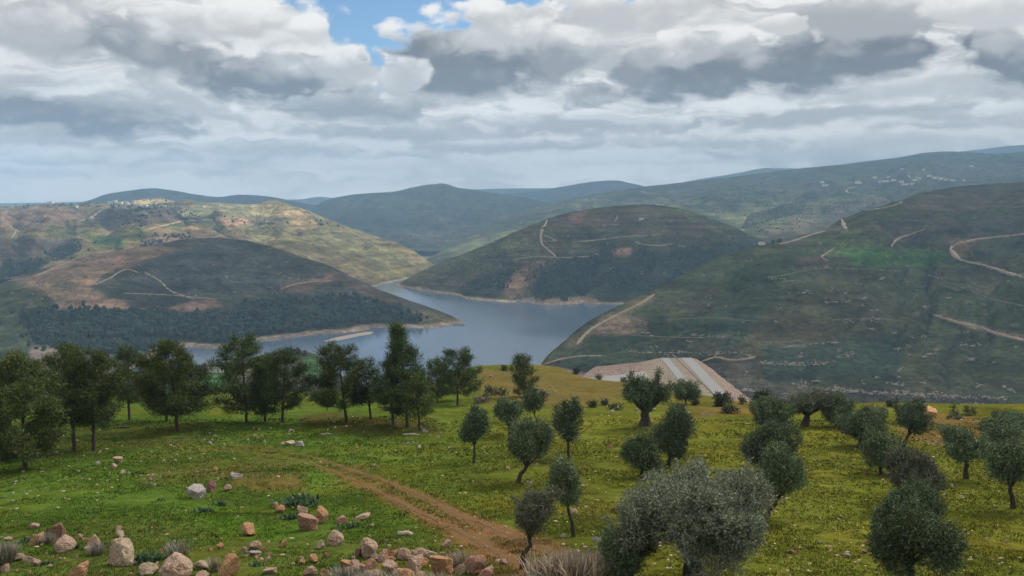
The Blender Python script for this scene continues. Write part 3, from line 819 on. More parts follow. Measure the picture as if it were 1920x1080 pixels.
            key = np.sort(ed, 1); u, inv, cnt = np.unique(key, axis=0, return_inverse=True, return_counts=True)
            rim = ed[cnt[inv.ravel()] == 1]
            side = np.stack([rim[:, 1], rim[:, 0], rim[:, 0] + n, rim[:, 1] + n], 1)
            fa = np.concatenate([f1, f1[:, ::-1] + n, side])
            used, newi = np.unique(fa, return_inverse=True)
            o = mesh('cloud', v[used], newi.reshape(fa.shape), m_c)
            return tag(o, label, 'cloud', kind='structure')
        cloud('unseen thin cloud added overhead to dim the sun on the meadow', [(-3200, -1500), (3300, -1500), (3300, 800), (-3200, 800)], 34, m_v)
        cloud('unseen broad cloud added to shade the lake and the nearer hills', [(-3200, 420), (3300, 420), (3300, 2150), (1500, 2300), (900, 2450), (100, 2350), (-420, 1900), (-900, 1900), (-1100, 2300), (-3200, 2500)], 4)
        cloud('unseen long cloud added to shade the far ridges', [(-3600, 3700), (-900, 3900), (400, 4000), (1200, 4050), (4500, 3500), (6200, 3600), (6200, 8200), (-4500, 8200)], 14)
        cloud('unseen cloud bank added to shade the right hill', [(1550, 2200), (3600, 1900), (3600, 3300), (1900, 3250)], 24)

    sp = []
    for px_, py_ in [(600, 641), (622, 634), (650, 628), (690, 621), (706, 621), (700, 626), (676, 630), (648, 636), (622, 641)]:
        a0, e0 = pix(px_, py_); d0 = -CAMZ / e0; sp.append((a0 * d0, d0, -.3))
    sp = np.array(sp); cen = sp.mean(0); inn = cen + (sp - cen) * .6 + [0, 0, 1.1]
    n_ = len(sp); q_ = np.arange(n_)
    m_grav = mat('shore_gravel', lambda n, b: n.mix(n.noise(n.geo(), .3, 5, .6), (.22, .18, .14), (.34, .29, .23)), .95, .05)
    tag(mesh('gravel_spit', np.vstack([sp, inn, [cen + [0, 0, 1.3]]]), [np.stack([q_, (q_ + 1) % n_, (q_ + 1) % n_ + n_, q_ + n_], 1), np.stack([q_ + n_, (q_ + 1) % n_ + n_, 0 * q_ + 2 * n_], 1)], m_grav), 'pale gravel spit running out into the lake', 'shore', kind='structure')

    # --- roads cut into the hillsides
    m_road = mat('pale_dirt', lambda n, b: n.mix(n.noise(n.geo(), .25, 5, .6), (.19, .15, .11), (.30, .245, .185)), .95, .05)

    def road(hills_, pts, wid, label, m=m_road, name='dirt_road', lift=.5):
        pts = np.array(pts, float)
        s = np.concatenate([[0], np.cumsum(np.hypot(*np.diff(pts, axis=0).T))])
        q = np.linspace(0, s[-1], max(6, int(s[-1] / 2.2)))
        P3 = [on_hills(hills_, x, y) for x, y in zip(pchip(s, pts[:, 0], q), pchip(s, pts[:, 1], q))]
        P3 = [p for p in P3 if p is not None]
        if len(P3) < 3: return
        P3 = np.array(P3)
        kern = np.array([1, 2, 3, 2, 1]) / 9.
        if len(P3) > 8:
            pd = np.pad(P3, ((2, 2), (0, 0)), 'edge'); P3 = np.stack([np.convolve(pd[:, i], kern, 'valid') for i in range(3)], 1)
        d = np.gradient(P3, axis=0); d[:, 2] = 0
        d /= np.linalg.norm(d, axis=1)[:, None] + 1e-9
        nrm = np.stack([-d[:, 1], d[:, 0], 0 * d[:, 0]], 1)
        i_ = np.arange(len(P3)); wv = (wid * .34 * (1 + .30 * rng.normal(size=len(P3))) * (.35 + .65 * np.minimum(1, np.minimum(i_, len(P3) - 1 - i_) / 5.)))[:, None]
        P3 = P3 + np.array([0, 0, lift])
        rows = [P3 - nrm * wv + [0, 0, -lift * 3.0], P3 - nrm * wv, P3 + nrm * wv, P3 + nrm * wv + [0, 0, -lift * 3.0]]
        v = np.stack(rows, 1).reshape(-1, 3)
        return tag(mesh(name, v, grid_faces(len(P3), 4), m), label, 'road', kind='structure')

    CH, RH, LP, LS, RR = ['center_hill'], ['right_hill'], ['left_plateau'], ['left_spur'], ['right_ridge']
    road(CH, [(1027, 407), (1024, 418), (1016, 432), (1014, 443), (1015, 455), (1025, 466), (1036, 475), (1044, 484)], 9, 'pale zigzag track dropping down the face of the middle hill', lift=1.2)
    road(CH, [(1018, 440), (1035, 447), (1043, 451), (1018, 453)], 5, 'short spur track off the zigzag on the middle hill', lift=1)
    road(CH, [(1072, 454), (1120, 450), (1180, 443), (1240, 440)], 4, 'faint level track across the middle hill', lift=1)
    road(CH, [(1190, 452), (1200, 457), (1230, 460), (1262, 457)], 6, 'short curved track under the round green field on the middle hill', lift=1)
    road(CH, [(960, 487), (1010, 481), (1044, 483), (1080, 482), (1105, 480), (1122, 476)], 5, 'track along the top of the wood on the middle hill', lift=1)
    road(CH, [(1158, 404), (1154, 414), (1150, 416)], 5, 'short steep path near the top of the middle hill', lift=1)
    road(RH, [(1565, 402), (1576, 408), (1582, 422), (1589, 435)], 9, 'short bright track over the shoulder of the right hill', lift=1.5)
    road(RH, [(1578, 406), (1600, 398), (1650, 391), (1680, 384), (1692, 377), (1688, 374)], 6, 'track along the crest of the right hill', lift=1.5)
    road(RH, [(1460, 459), (1490, 451), (1520, 441), (1548, 433)], 7, 'pale track climbing from the farmhouse on the right hill', lift=1.2)
    road(RH, [(1925, 438), (1880, 443), (1830, 449), (1800, 455), (1784, 466), (1790, 478), (1800, 486), (1830, 494), (1870, 505), (1925, 522)], 9, 'wide tan hairpin road at the right edge of the right hill', lift=1.3)
    road(RH, [(1735, 430), (1700, 442), (1680, 450), (1670, 463)], 6, 'short tan track in the middle of the right hill', lift=1.2)
    road(RH, [(1568, 464), (1550, 475), (1540, 482), (1555, 490)], 4, 'faint hooked track under the farmhouse on the right hill', lift=1)
    road(RH, [(1080, 648), (1095, 630), (1110, 617), (1140, 600), (1170, 585), (1200, 570), (1228, 552)], 7, 'tan bench road rising along the lake end of the right hill', lift=1.2)
    road(RH, [(1020, 683), (1060, 672), (1090, 668), (1130, 667)], 5, 'pale track just above the lake at the foot of the right hill', lift=.8)
    road(RH, [(1310, 680), (1345, 670), (1370, 675), (1405, 672), (1418, 668)], 5, 'track below the ledges beside the dam on the right hill', lift=.8)
    road(RH, [(1750, 590), (1790, 602), (1840, 615), (1880, 628), (1925, 640)], 8, 'tan ledge road low on the right hill', lift=1)
    road(RR, [(1607, 350), (1588, 355), (1586, 359), (1600, 363), (1620, 366), (1647, 368)], 9, 'pale hooked road below the village on the long ridge', lift=2)
    road(RR, [(1705, 322), (1702, 328), (1708, 334), (1730, 332)], 8, 'pale loop of road inside the village', lift=2)
    road(RR, [(1735, 326), (1760, 333), (1790, 337)], 8, 'village street running right on the long ridge', lift=2)
    road(RR, [(1200, 358), (1212, 363), (1230, 366)], 8, 'pale track high on the long ridge', lift=2)
    road(RR, [(1165, 378), (1180, 382), (1210, 382), (1260, 387)], 8, 'pale track behind the top of the middle hill', lift=2)
    road(LS, [(15, 527), (60, 520), (100, 503), (140, 487)], 7, 'pale track edging the pine wood on the left spur', lift=1)
    road(LS, [(270, 510), (300, 527), (318, 545), (345, 555), (365, 562)], 4, 'thin pale path slanting across the dark left spur', lift=.8)
    road(LS, [(178, 534), (205, 522), (238, 505), (262, 512)], 5, 'tan track above the ledges on the left spur', lift=.8)
    road(LS, [(180, 578), (225, 577), (275, 580)], 5, 'pale bench track above the pine wood on the left spur', lift=.8)
    road(LS, [(525, 543), (545, 535), (590, 527), (625, 517)], 4, 'reddish track on the right part of the left spur', lift=.8)
    road(LS, [(230, 550), (290, 552), (340, 555), (405, 562)], 3.5, 'thin level path across the dark left spur', lift=.8)
    road(LP, [(145, 415), (170, 408), (190, 395), (200, 393)], 7, 'pale track round the dark terraces of the left plateau', lift=1.5)
    road(LP, [(270, 432), (310, 422), (340, 415), (400, 412)], 7, 'tan track between the fields of the left plateau', lift=1.5)
    road(LP, [(20, 448), (26, 440), (30, 432)], 6, 'short steep path at the left of the left plateau', lift=1.5)
    road(LP, [(465, 425), (490, 416), (505, 416), (540, 420)], 8, 'bright track under the yellow field of the left plateau', lift=1.5)

    m_thin = mat('trodden_earth', lambda n, b: n.mix(n.noise(n.geo(), .25, 5, .6), (.12, .10, .07), (.20, .165, .12)), .95, .05)
    for hs, pts, wd, lb in [
        (LS, [(105, 560), (140, 548), (170, 552), (205, 562)], 3, 'thin looping path in the tan cuts of the left spur'), (LS, [(60, 517), (110, 521), (150, 513), (205, 505)], 3, 'thin path under the crest of the left spur'), (LS, [(95, 548), (150, 538), (200, 532)], 3, 'thin terrace path on the tan slope of the left spur'),
        (CH, [(880, 482), (940, 471), (1005, 466)], 2.5, 'faint path left of the zigzag on the middle hill'), (CH, [(1070, 400), (1120, 404), (1160, 408), (1210, 404)], 2.5, 'faint path under the top of the middle hill'),
        (RH, [(1180, 629), (1300, 633), (1372, 630)], 2.5, 'thin terrace line on the lake end of the right hill'), (RH, [(1440, 521), (1560, 503), (1690, 508)], 2.5, 'thin path below the green patch of the right hill'), (RH, [(1700, 500), (1780, 530), (1860, 560), (1925, 575)], 3, 'thin path slanting down the right end of the right hill'), (RH, [(1250, 600), (1330, 596), (1420, 603)], 2.2, 'faint terrace line in the middle of the right hill'), (RH, [(1560, 600), (1640, 597), (1700, 604)], 2.2, 'faint terrace line above the limestone ledges'),
        (LP, [(420, 441), (500, 451), (560, 471), (620, 490)], 3.5, 'path slanting down the sunlit face of the left plateau'), (LP, [(560, 421), (640, 446), (720, 482)], 3, 'thin path along the sunlit face of the left plateau'), (LP, [(90, 402), (150, 405), (230, 402), (330, 404)], 3, 'field track through the dark terraces of the left plateau'), (RR, [(1250, 373), (1330, 371), (1420, 374)], 5, 'faint track low on the long ridge')]:
        road(hs, pts, wd * .6, lb, m_thin, lift=.6)

    # --- the dam
    dam = empty('dam', (182, 800, 31.0))
    tag(dam, 'rockfill dam with two grey crest roads closing the lake', 'dam')

    def rel(v): return np.asarray(v, float) - np.array([182, 800, 31.0])

    def m_fill(c1, c2, c3):
        def f(n, b):
            p = n.geo(); v = n.voro(p, .55, 'Color'); q = n.new('ShaderNodeSeparateColor'); n.put(q.inputs[0], v)
            e = n.voro(p, .55, 'Distance')
            c = n.mix(G(n.t, q.outputs[0]), c1, c2); c = n.mix(n.ss(e, .5, .75), c, c3)
            c = n.mix(n.ss(n.noise(p, .05, 4), .4, .7) * .5, c, n.mix(1., c, (.8, .72, .68), 'MULTIPLY'))
            n.put(b.inputs['Normal'], n.bump(e, 1.0, 1.2)); return c
        return f
    m_rip = mat('pink_rockfill', m_fill((.42, .29, .22), (.32, .23, .175), (.15, .11, .085)), .95, .05)
    m_emb = mat('tan_fill', m_fill((.31, .25, .175), (.27, .215, .15), (.22, .175, .12)), .95, .05)
    m_asp = mat('grey_paving', lambda n, b: n.mix(n.noise(n.geo(), .2, 5, .6), (.235, .225, .21), (.29, .28, .265)), .9, .1)
    m_con = mat('pale_facing', lambda n, b: n.mix(n.noise(n.vmul(n.geo(), (1, 1, 4)), .06, 6, .65, .6), (.36, .325, .29), (.27, .245, .22)), .9, .1)
    ys = np.linspace(560, 885, 60)
    cw = 22.0

    def strip(name, xz, m, jit=0.0, label=None, ysv=ys):
        v = []
        for y in ysv:
            sh = (y - 800) * 0.012 + 4 * sin((y - 700) / 120)
            for i, (x, z) in enumerate(xz):
                v.append((x + sh + (jit * (R.random() - .5) if i else 0), y, z + jit * .5 * (R.random() - .5)))
        o = mesh(name, rel(v), grid_faces(len(ysv), len(xz)), m, dam)
        if label: o['label'] = label
        return o
    strip('crest', [(160, 30.0), (166, 31.0), (200, 31.0), (204, 30.0)], m_emb, .3)
    strip('crest_road', [(188, 31.12), (199.5, 31.12)], m_asp, label='wide grey crest road')
    strip('service_road', [(164.5, 31.12), (173, 31.12)], m_asp, label='narrower grey service road')

    def face(name, x0, z0, x1, z1, n, s0, s1, k_, m, jit):
        xs, zs = np.linspace(x0, x1, n), np.linspace(z0, z1, n); v = []
        for q in np.linspace(s0, s1, k_):
            for x, z in zip(xs, zs):
                y = 560 + q * (325 + max(0, 140 - x) * 1.3)
                v.append((x + (y - 800) * .012 + 4 * sin((y - 700) / 120) + jit * (R.random() - .5), y, z + jit * .5 * (R.random() - .5)))
        mesh(name, rel(v), grid_faces(k_, n), m, dam)
    face('upstream_berm', 160.2, 30, 140, 26, 8, 0, 1.0, 60, m_emb, .3)
    face('riprap_face', 140, 26, 60, -6, 30, .86, 1.0, 40, m_rip, 1.1)
    face('lower_facing', 140, 25.9, 60, -6.1, 16, 0, .86, 40, m_con, .25)
    strip('downstream_face', np.stack([np.linspace(204, 262, 30), np.linspace(30, -2, 30)], 1), m_rip, 1.6)
    mb = MB(); mb.box((186.8, 740, 31.6), (.35, 330, .9))
    v_ = mb.build('parapet', m_con, None); v_.parent = dam; v_.location = (-182, -800, -31.0)
    for y in (745., 775.):
        po = MB(); po.tube([(177.5, y, 31), (177.5, y, 40)], [.16, .1], 6); po.tube([(177.5, y, 40), (178.6, y, 40.4), (179.6, y, 40.4)], [.09, .08, .07], 5)
        po.box((179.7, y, 40.3), (.9, .3, .15))
        o = po.build('lamp_post', m_asp)
        tag(o, 'thin grey lamp post on the dam, %s' % ('nearer of the two' if y < 760 else 'farther of the two'), 'lamp post', 'lamp posts on the dam crest')

# ------------------------------------------------------------------ trees and bushes
def m_leaf(c1, c2, c3, rough=.6):
    def f(n, b):
        r = n.geo('Random Per Island')
        c = n.mix(n.ss(r, .1, .75), c1, c2); c = n.mix(n.ss(r, .86, .97), c, c3)
        o = n.new('ShaderNodeObjectInfo'); k_ = n.ss(G(n.t, o.outputs['Random']), 0, 1, .82, 1.2)
        c = n.mix(1.0, c, n.vec(k_, k_, k_), 'MULTIPLY')
        n.put(b.inputs['Subsurface Weight'], 0.0)
        return c
    return mat('leaf', f, .8, .08)


def m_bark(c1, c2):
    def f(n, b):
        p = n.geo(); q = n.noise(n.vmul(p, (6, 6, 1.6)), 3.0, 6, .65)
        n.put(b.inputs['Normal'], n.bump(q, .9, .05)); return n.mix(n.ss(q, .3, .7), c1, c2)
    return mat('bark', f, .95, .1)


def shaded(m, nm): m.name = nm; return m


M_PINE = shaded(m_leaf((.036, .056, .015), (.074, .098, .030), (.130, .145, .054)), 'pine_needles')
M_PINE2 = shaded(m_leaf((.032, .056, .019), (.066, .094, .034), (.105, .130, .052)), 'dark_pine_needles')
M_OLIVE = shaded(m_leaf((.044, .070, .032), (.100, .136, .070), (.25, .29, .20)), 'olive_leaves')
M_OLIVE2 = shaded(m_leaf((.115, .134, .088), (.235, .26, .192), (.38, .40, .32)), 'silvery_olive_leaves')
M_OLIVE3 = shaded(m_leaf((.074, .082, .052), (.140, .148, .100), (.26, .265, .19)), 'dusty_olive_leaves')
M_BUSH = shaded(m_leaf((.026, .040, .024), (.046, .060, .036), (.075, .085, .05)), 'bush_leaves')
M_BARK = shaded(m_bark((.030, .024, .018), (.075, .062, .050)), 'olive_bark')
M_PBARK = shaded(m_bark((.035, .026, .019), (.095, .075, .058)), 'pine_bark')


def px_m(px, py, Y):
    """metres per picture pixel at a depth"""
    return Y / (F * cos(PITCH) + (540 - py) * sin(PITCH))


def frame_of(base, px, top, cb):
    Y = base[1]
    return CAMZ + pix(px, top)[1] * Y - base[2], CAMZ + pix(px, cb)[1] * Y - base[2]


def unit(n, rg):
    v = rg.normal(size=(n, 3)); return v / np.linalg.norm(v, axis=1)[:, None]


def crown_leaves(lumps, L, wr, dens, rg, up=.25, shell=.55, flat=1.0, twig=5):
    """lumps: (centre, radius) list; leaves sit in sprays along short twigs"""
    vs, fs, k_ = [], [], 0
    for c, r in lumps:
        n = int(max(8, dens * pi * r * r * flat / (L * L * wr * .5) / twig))
        u = unit(n, rg)
        rad = r * (shell + (1 - shell) * rg.random(n) ** .6) * (1 + .14 * rg.normal(size=n))
        p = np.array(c) + u * rad[:, None] * np.array([1, 1, flat])
        d = u + .55 * rg.normal(size=(n, 3)) + np.array([0, 0, up]); d /= np.linalg.norm(d, axis=1)[:, None]
        p = np.repeat(p, twig, 0) + np.repeat(d, twig, 0) * (np.tile(np.linspace(-.6, 1.3, twig), n) * L)[:, None]
        v, f = leaves(p, np.repeat(d, twig, 0) + .6 * rg.normal(size=(n * twig, 3)), L, L * wr, rg)
        vs.append(v); fs.append(f + k_); k_ += len(v)
    return np.concatenate(vs), np.concatenate(fs)


def olive(px, pyb, top, wpx, cb, label, mt=None, dx=0, group=None, trunk=1.0, seed=0, name='olive_tree', cat='olive tree', squash=.9, nl=None, dens=3.1):
    rg = np.random.default_rng(900 + seed)
    base = on_ground(px, pyb); Y = base[1]; mp = px_m(px, pyb, Y)
    Ht, Hb = frame_of(base, px, top, cb)
    Hb = max(Hb, -.1)
    W_ = wpx * mp; Hc = Ht - Hb; cx = dx * mp
    root = empty(name, base); tag(root, label, cat, group)
    L = .045 + .0021 * Y
    C = np.array([cx, 0, Hb + Hc * .5])
    nl = nl or int(20 + W_ * 6)
    lumps = []
    half = np.array([W_ / 2, W_ * squash / 2, Hc / 2])
    lobes = []
    for i in range(5 if W_ < 4 else 11):                   # a few boughs give the crown its uneven outline
        u = unit(1, rg)[0]; u[2] = u[2] * .8 + .12
        lobes.append((u * rg.uniform(.38, .66), rg.uniform(.34, .52) if W_ < 4 else rg.uniform(.24, .40)))
    for i in range(nl):
        lc, lr = lobes[i % len(lobes)]
        q = lc + unit(1, rg)[0] * lr * rg.random() ** .5
        q = q / max(1., np.linalg.norm(q) / .86)
        r = min(W_, Hc) * (rg.uniform(.12, .23) if W_ < 4 else rg.uniform(.07, .15))
        lumps.append((C + q * half * .92, r))
    for i in range(nl):                                    # upright shoots standing out of the crown
        lc, lr = lobes[int(rg.integers(len(lobes)))]
        u = unit(1, rg)[0]; u[2] = abs(u[2]); q = lc + u * lr * 1.05; q = q / max(1., np.linalg.norm(q) / .98)
        for j in range(3): lumps.append((C + q * half + (u * .5 + np.array([0, 0, .7])) * j * L * 1.1, L * rg.uniform(.5, .9)))
    cc = np.array([q[0] for q in lumps[:nl]]); cr = np.array([q[1] for q in lumps[:nl]])[:, None]
    lo, hi = (cc - cr).min(0), (cc + cr).max(0); lo2, hi2 = C - half, C + half
    sc_ = (hi2 - lo2) / (hi - lo)
    lumps = [((q - lo) * sc_ + lo2, rr_ * (sc_.prod() ** (1 / 3.))) for q, rr_ in lumps]
    v, f = crown_leaves(lumps, L, .24, dens, rg)
    v[:, 2] = np.maximum(v[:, 2], .02)
    mesh('crown', v, f, mt or M_OLIVE, root, smooth=False)
    mb = MB(); r0 = (.045 * W_ + .03) * trunk
    k0 = np.array([cx * .15 + rg.normal() * .05, 0, max(Hb, .35) * .45]); fork = np.array([cx * .62, 0, max(Hb * .85, Ht * .22)])
    mb.tube([[0, 0, -.25], [0, 0, .05], k0, fork * [.85, 1, .85] + rg.normal(size=3) * [.04, .04, 0], fork], [r0 * 1.8, r0 * 1.25, r0 * .95, r0 * .85, r0 * .8], 9, .25, seed)
    for i in range(min(11 if W_ > 4 else 7, nl)):
        t = np.array(lumps[i][0]); m = (fork + t) / 2 + rg.normal(size=3) * .12 * [1, 1, .5]
        mb.tube([fork, m, t], [r0 * .55, r0 * .33, r0 * .14], 6, .15, i)
        for j in range(3):
            e = t + unit(1, rg)[0] * lumps[i][1] * 1.0
            mb.tube([t, (t + e) / 2 + rg.normal(size=3) * .05, e], [r0 * .14, r0 * .08, .006], 4)
    mb.build('trunk', M_BARK, root)
    return root


def pine(px, pyb, top, wpx, cb, label, lean=0.0, seed=0, mt=None, shape='oval', fill=1.0, group='pines along the brow of the meadow'):
    rg = np.random.default_rng(300 + seed)
    base = on_ground(px, pyb); Y = base[1]; mp = px_m(px, pyb, Y)
    Ht, Hb = frame_of(base, px, top, cb)
    W_ = wpx * mp; lx = lean * mp
    root = empty('pine_tree', base); tag(root, label, 'pine tree', group)
    n = 9; s = np.linspace(0, 1, n)
    path = np.stack([lx * s ** 1.3 + .10 * np.sin(s * 5 + seed) * s, .15 * np.cos(s * 4 + seed * 2) * s, -.3 + (Ht * .96 + .3) * s], 1)
    r0 = .055 + .011 * Ht
    mb = MB(); mb.tube(path, r0 * (1 - .88 * s) + .012, 8, .12, seed)
    lumps = []
    nb = int((24 + 4.5 * (Ht - Hb)) * fill)
    for i in range(nb):
        q = (i + rg.random()) / nb
        zz_ = Hb + (Ht - Hb) * q
        if shape == 'oval': sh = max(.16, sin(pi * min(1, .16 + .80 * q)) ** .75)
        elif shape == 'cone': sh = max(.12, (1 - q) ** .75 * min(1, .45 + q * 2.4))
        else: sh = max(.2, sin(pi * min(1, .30 + .62 * q)) ** .6)
        az = i * 2.399 + rg.normal() * .5
        ln = W_ * .54 * sh * rg.uniform(.66, 1.14)
        st = np.array([np.interp(zz_ * .94, path[:, 2], path[:, 0]), np.interp(zz_ * .94, path[:, 2], path[:, 1]), max(Hb * .8, zz_ - ln * .38)])
        en = st + np.array([cos(az) * ln, sin(az) * ln, ln * rg.uniform(.18, .55)])
        md = (st + en) / 2 + np.array([0, 0, -.06 * ln])
        mb.tube([st, md, en], [r0 * .26 * (1 - .6 * q), r0 * .16 * (1 - .5 * q), .012], 5)
        m = 2 if ln < .8 else 3 if ln < 1.7 else 4
        for j in range(m):
            t = .48 + .52 * (j + rg.random() * .8) / m
            c = st + (en - st) * t + rg.normal(size=3) * .14 * np.array([1, 1, .7])
            lumps.append((c, rg.uniform(.26, .54) * (.64 + .10 * W_)))
    lumps.append((path[-1], .3))
    L = .10 + .0018 * Y
    v, f = crown_leaves(lumps, L, .20, 1.42, rg, up=.55, shell=.2, flat=.75)
    mesh('crown', v, f, mt or M_PINE, root, smooth=False)
    mb.build('trunk', M_PBARK, root)
    return root


def bush(px, pyb, wpx, hpx, label, mt=None, group=None, seed=0, name='bush', cat='bush'):
    rg = np.random.default_rng(5000 + seed)
    base = on_ground(px, pyb); Y = base[1]; mp = px_m(px, pyb, Y); W_ = wpx * mp; H_ = hpx * mp
    lumps = []
    for i in range(9):
        r = min(W_, H_) * rg.uniform(.22, .36)
        lumps.append((np.array([rg.uniform(-.5, .5) * (W_ - 1.6 * r), rg.uniform(-.4, .4) * (W_ - 1.6 * r), rg.uniform(.15, 1) * max(.05, H_ - 1.1 * r)]), r))
    v, f = crown_leaves(lumps, .05 + .0022 * Y, .3, 2.6, rg)
    v[:, 2] = np.maximum(v[:, 2], -.05)
    o = mesh(name, v, f, mt or M_BUSH, smooth=False); o.location = base
    return tag(o, label, cat, group)


if 'trees' in STAGES:
    PINES = [
        (47, 880, 664, 154, 850, 'large pine with hanging foliage at the left edge of the meadow', 6, 'oval', 1.25, 1),
        (-14, 862, 684, 108, 825, 'pine cut by the left edge of the picture', 4, 'oval', 1.0, 1),
        (140, 845, 654, 114, 785, 'left pine of the close pair whose bare trunks stand by pale stones', -4, 'oval', 1.15, 1),
        (176, 845, 661, 109, 790, 'right pine of the close pair whose bare trunks stand by pale stones', 10, 'oval', 1.1, 1),
        (243, 788, 652, 75, 750, 'narrow pine standing back between the pine pair and the broad pine', 2, 'oval', 1.0, 2),
        (333, 809, 643, 135, 770, 'broad full pine on one dark trunk left of the gap in the row', -12, 'oval', 1.3, 1),
        (313, 790, 672, 68, 760, 'slim pine half hidden behind the broad full pine', -4, 'oval', .8, 2),
        (462, 791, 633, 119, 762, 'tall pine just right of the gap in the row with a ragged left side', -2, 'oval', 1.1, 2),
        (497, 791, 688, 62, 773, 'small dark pine squeezed between two taller pines right of the gap', 6, 'oval', .9, 2),
        (529, 794, 654, 84, 760, 'pine with a two-tier crown at the right end of the trio by the gap', 14, 'round', .9, 2),
        (650, 791, 650, 112, 760, 'round-headed pine with a thin pale trunk left of the tallest pine', -16, 'round', 1.1, 1),
        (696, 787, 674, 73, 750, 'pine with a trunk leaning left next to the tallest pine', -14, 'round', .85, 2),
        (764, 801, 612, 109, 757, 'tallest pine with a pointed crown standing against the lake', -14, 'cone', 1.5, 2),
        (787, 807, 700, 64, 775, 'thin low pine on the right foot of the tallest pine', -10, 'oval', .7, 1),
        (737, 796, 690, 71, 775, 'low pine on the left foot of the tallest pine', -4, 'oval', .8, 2),
        (820, 753, 674, 71, 740, 'bushy pine behind and right of the tallest pine', 0, 'round', .9, 2),
        (858, 760, 653, 87, 733, 'open-crowned tree with a short forked trunk right of the tallest pine', 2, 'round', .9, 2),
        (983, 744, 667, 48, 740, 'lone pine with foliage to the ground on the far brow', -4, 'round', 1.0, 1),
    ]
    for i, (px, pb, tp, wd, cb, lb, ln, sh, fl, mt) in enumerate(PINES):
        pine(px, pb, tp, wd, cb, lb, ln, i, M_PINE if mt == 1 else M_PINE2, sh, fl)

    og = 'olive trees on the meadow'
    OL = [
        (888, 868, 777, 58, 832, 'small round olive on a thin straight trunk nearest the pines', None, 2, .6),
        (972, 906, 785, 84, 870, 'leaning round olive with a crooked trunk in the middle of the meadow', None, 24, .9),
        (1067, 862, 751, 60, 826, 'tall block-shaped olive on a straight trunk', None, -4, .9),
        (955, 815, 750, 56, 797, 'dark low olive behind the leaning round olive', None, -2, .6),
        (1007, 798, 743, 40, 773, 'small olive on a thin leaning trunk at the end of the back row', None, -8, .5),
        (1210, 798, 711, 86, 768, 'old olive with a thick trunk and spreading crown below the dam', None, 0, 2.1),
        (1253, 872, 764, 84, 866, 'dense dark olive right in front of the thick-trunked olive', None, 4, .9),
        (1204, 895, 814, 72, 892, 'low dark olive with foliage to the ground behind the big silvery olive', None, 0, .8),
        (1286, 758, 721, 42, 752, 'small dark olive on the brow just under the dam roads', None, 0, .8),
        (1076, 1006, 867, 68, 944, 'round olive on a bent thin trunk left of the big silvery olive', None, -18, .75),
        (980, 1066, 920, 80, 1004, 'wispy dusty olive on a crooked trunk beside the track end', 3, 20, .8),
        (1306, 1094, 872, 288, 1050, 'big silvery olive with a spreading crown at the bottom of the picture', 2, -16, 1.4),
        (1176, 1088, 990, 116, 1086, 'low dark olive shoots at the left foot of the big silvery olive', None, 0, .6),
        (1437, 972, 834, 94, 938, 'dark olive rising right behind the big silvery olive', None, 28, .7),
        (1443, 885, 794, 106, 880, 'wide dark olive second from the front in the column left of the open strip', None, 0, .8),
        (1448, 812, 750, 78, 806, 'round olive at the far end of the column left of the open strip', None, 0, .8),
        (1508, 799, 741, 70, 776, 'olive with a thick trunk leaning right on the far brow', 3, 8, 1.6),
        (1568, 800, 747, 62, 796, 'dark olive beside the leaning-trunked olive on the brow', None, 0, .8),
        (1610, 838, 769, 92, 834, 'low broad olive on the far side of the open strip', None, 0, .8),
        (1652, 888, 804, 86, 876, 'full dark olive between the broad olive and the row at right', None, -4, .7),
        (1695, 838, 764, 68, 812, 'olive with a forked slim trunk by the bare brown patch', None, 12, .7),
        (1712, 952, 844, 104, 950, 'grey-brown olive in the right row, behind the two front ones', 3, 0, .8),
        (1716, 985, 905, 104, 982, 'dark flat olive in the right row wedged between its neighbours', None, 0, .8),
        (1704, 1092, 938, 158, 1088, 'large grey-green olive at the front end of the right row', None, 0, .9),
        (1812, 897, 804, 84, 862, 'neat umbrella-shaped olive on a short trunk near the right edge', None, -4, .9),
        (1900, 953, 828, 84, 908, 'olive with a slim curved trunk at the right edge', None, -14, .9),
        (1886, 856, 784, 92, 850, 'bushy olive behind the one at the right edge', None, 0, .8),
        (1640, 806, 773, 40, 803, 'small pale olive at the far end of the open strip', None, 0, .8),
        (1905, 812, 786, 60, 810, 'low olive at the right edge of the far brow', None, 0, .8),
    ]
    for i, (px, pb, tp, wd, cb, lb, mt, ddx, tr) in enumerate(OL):
        big = wd > 250
        olive(px, pb, tp, wd, cb, lb, {None: M_OLIVE, 2: M_OLIVE2, 3: M_OLIVE3}[mt], ddx, og, tr, i, nl=110 if big else None, dens=2.3 if big else 2.5)

    bg_ = 'bushes on the brow'
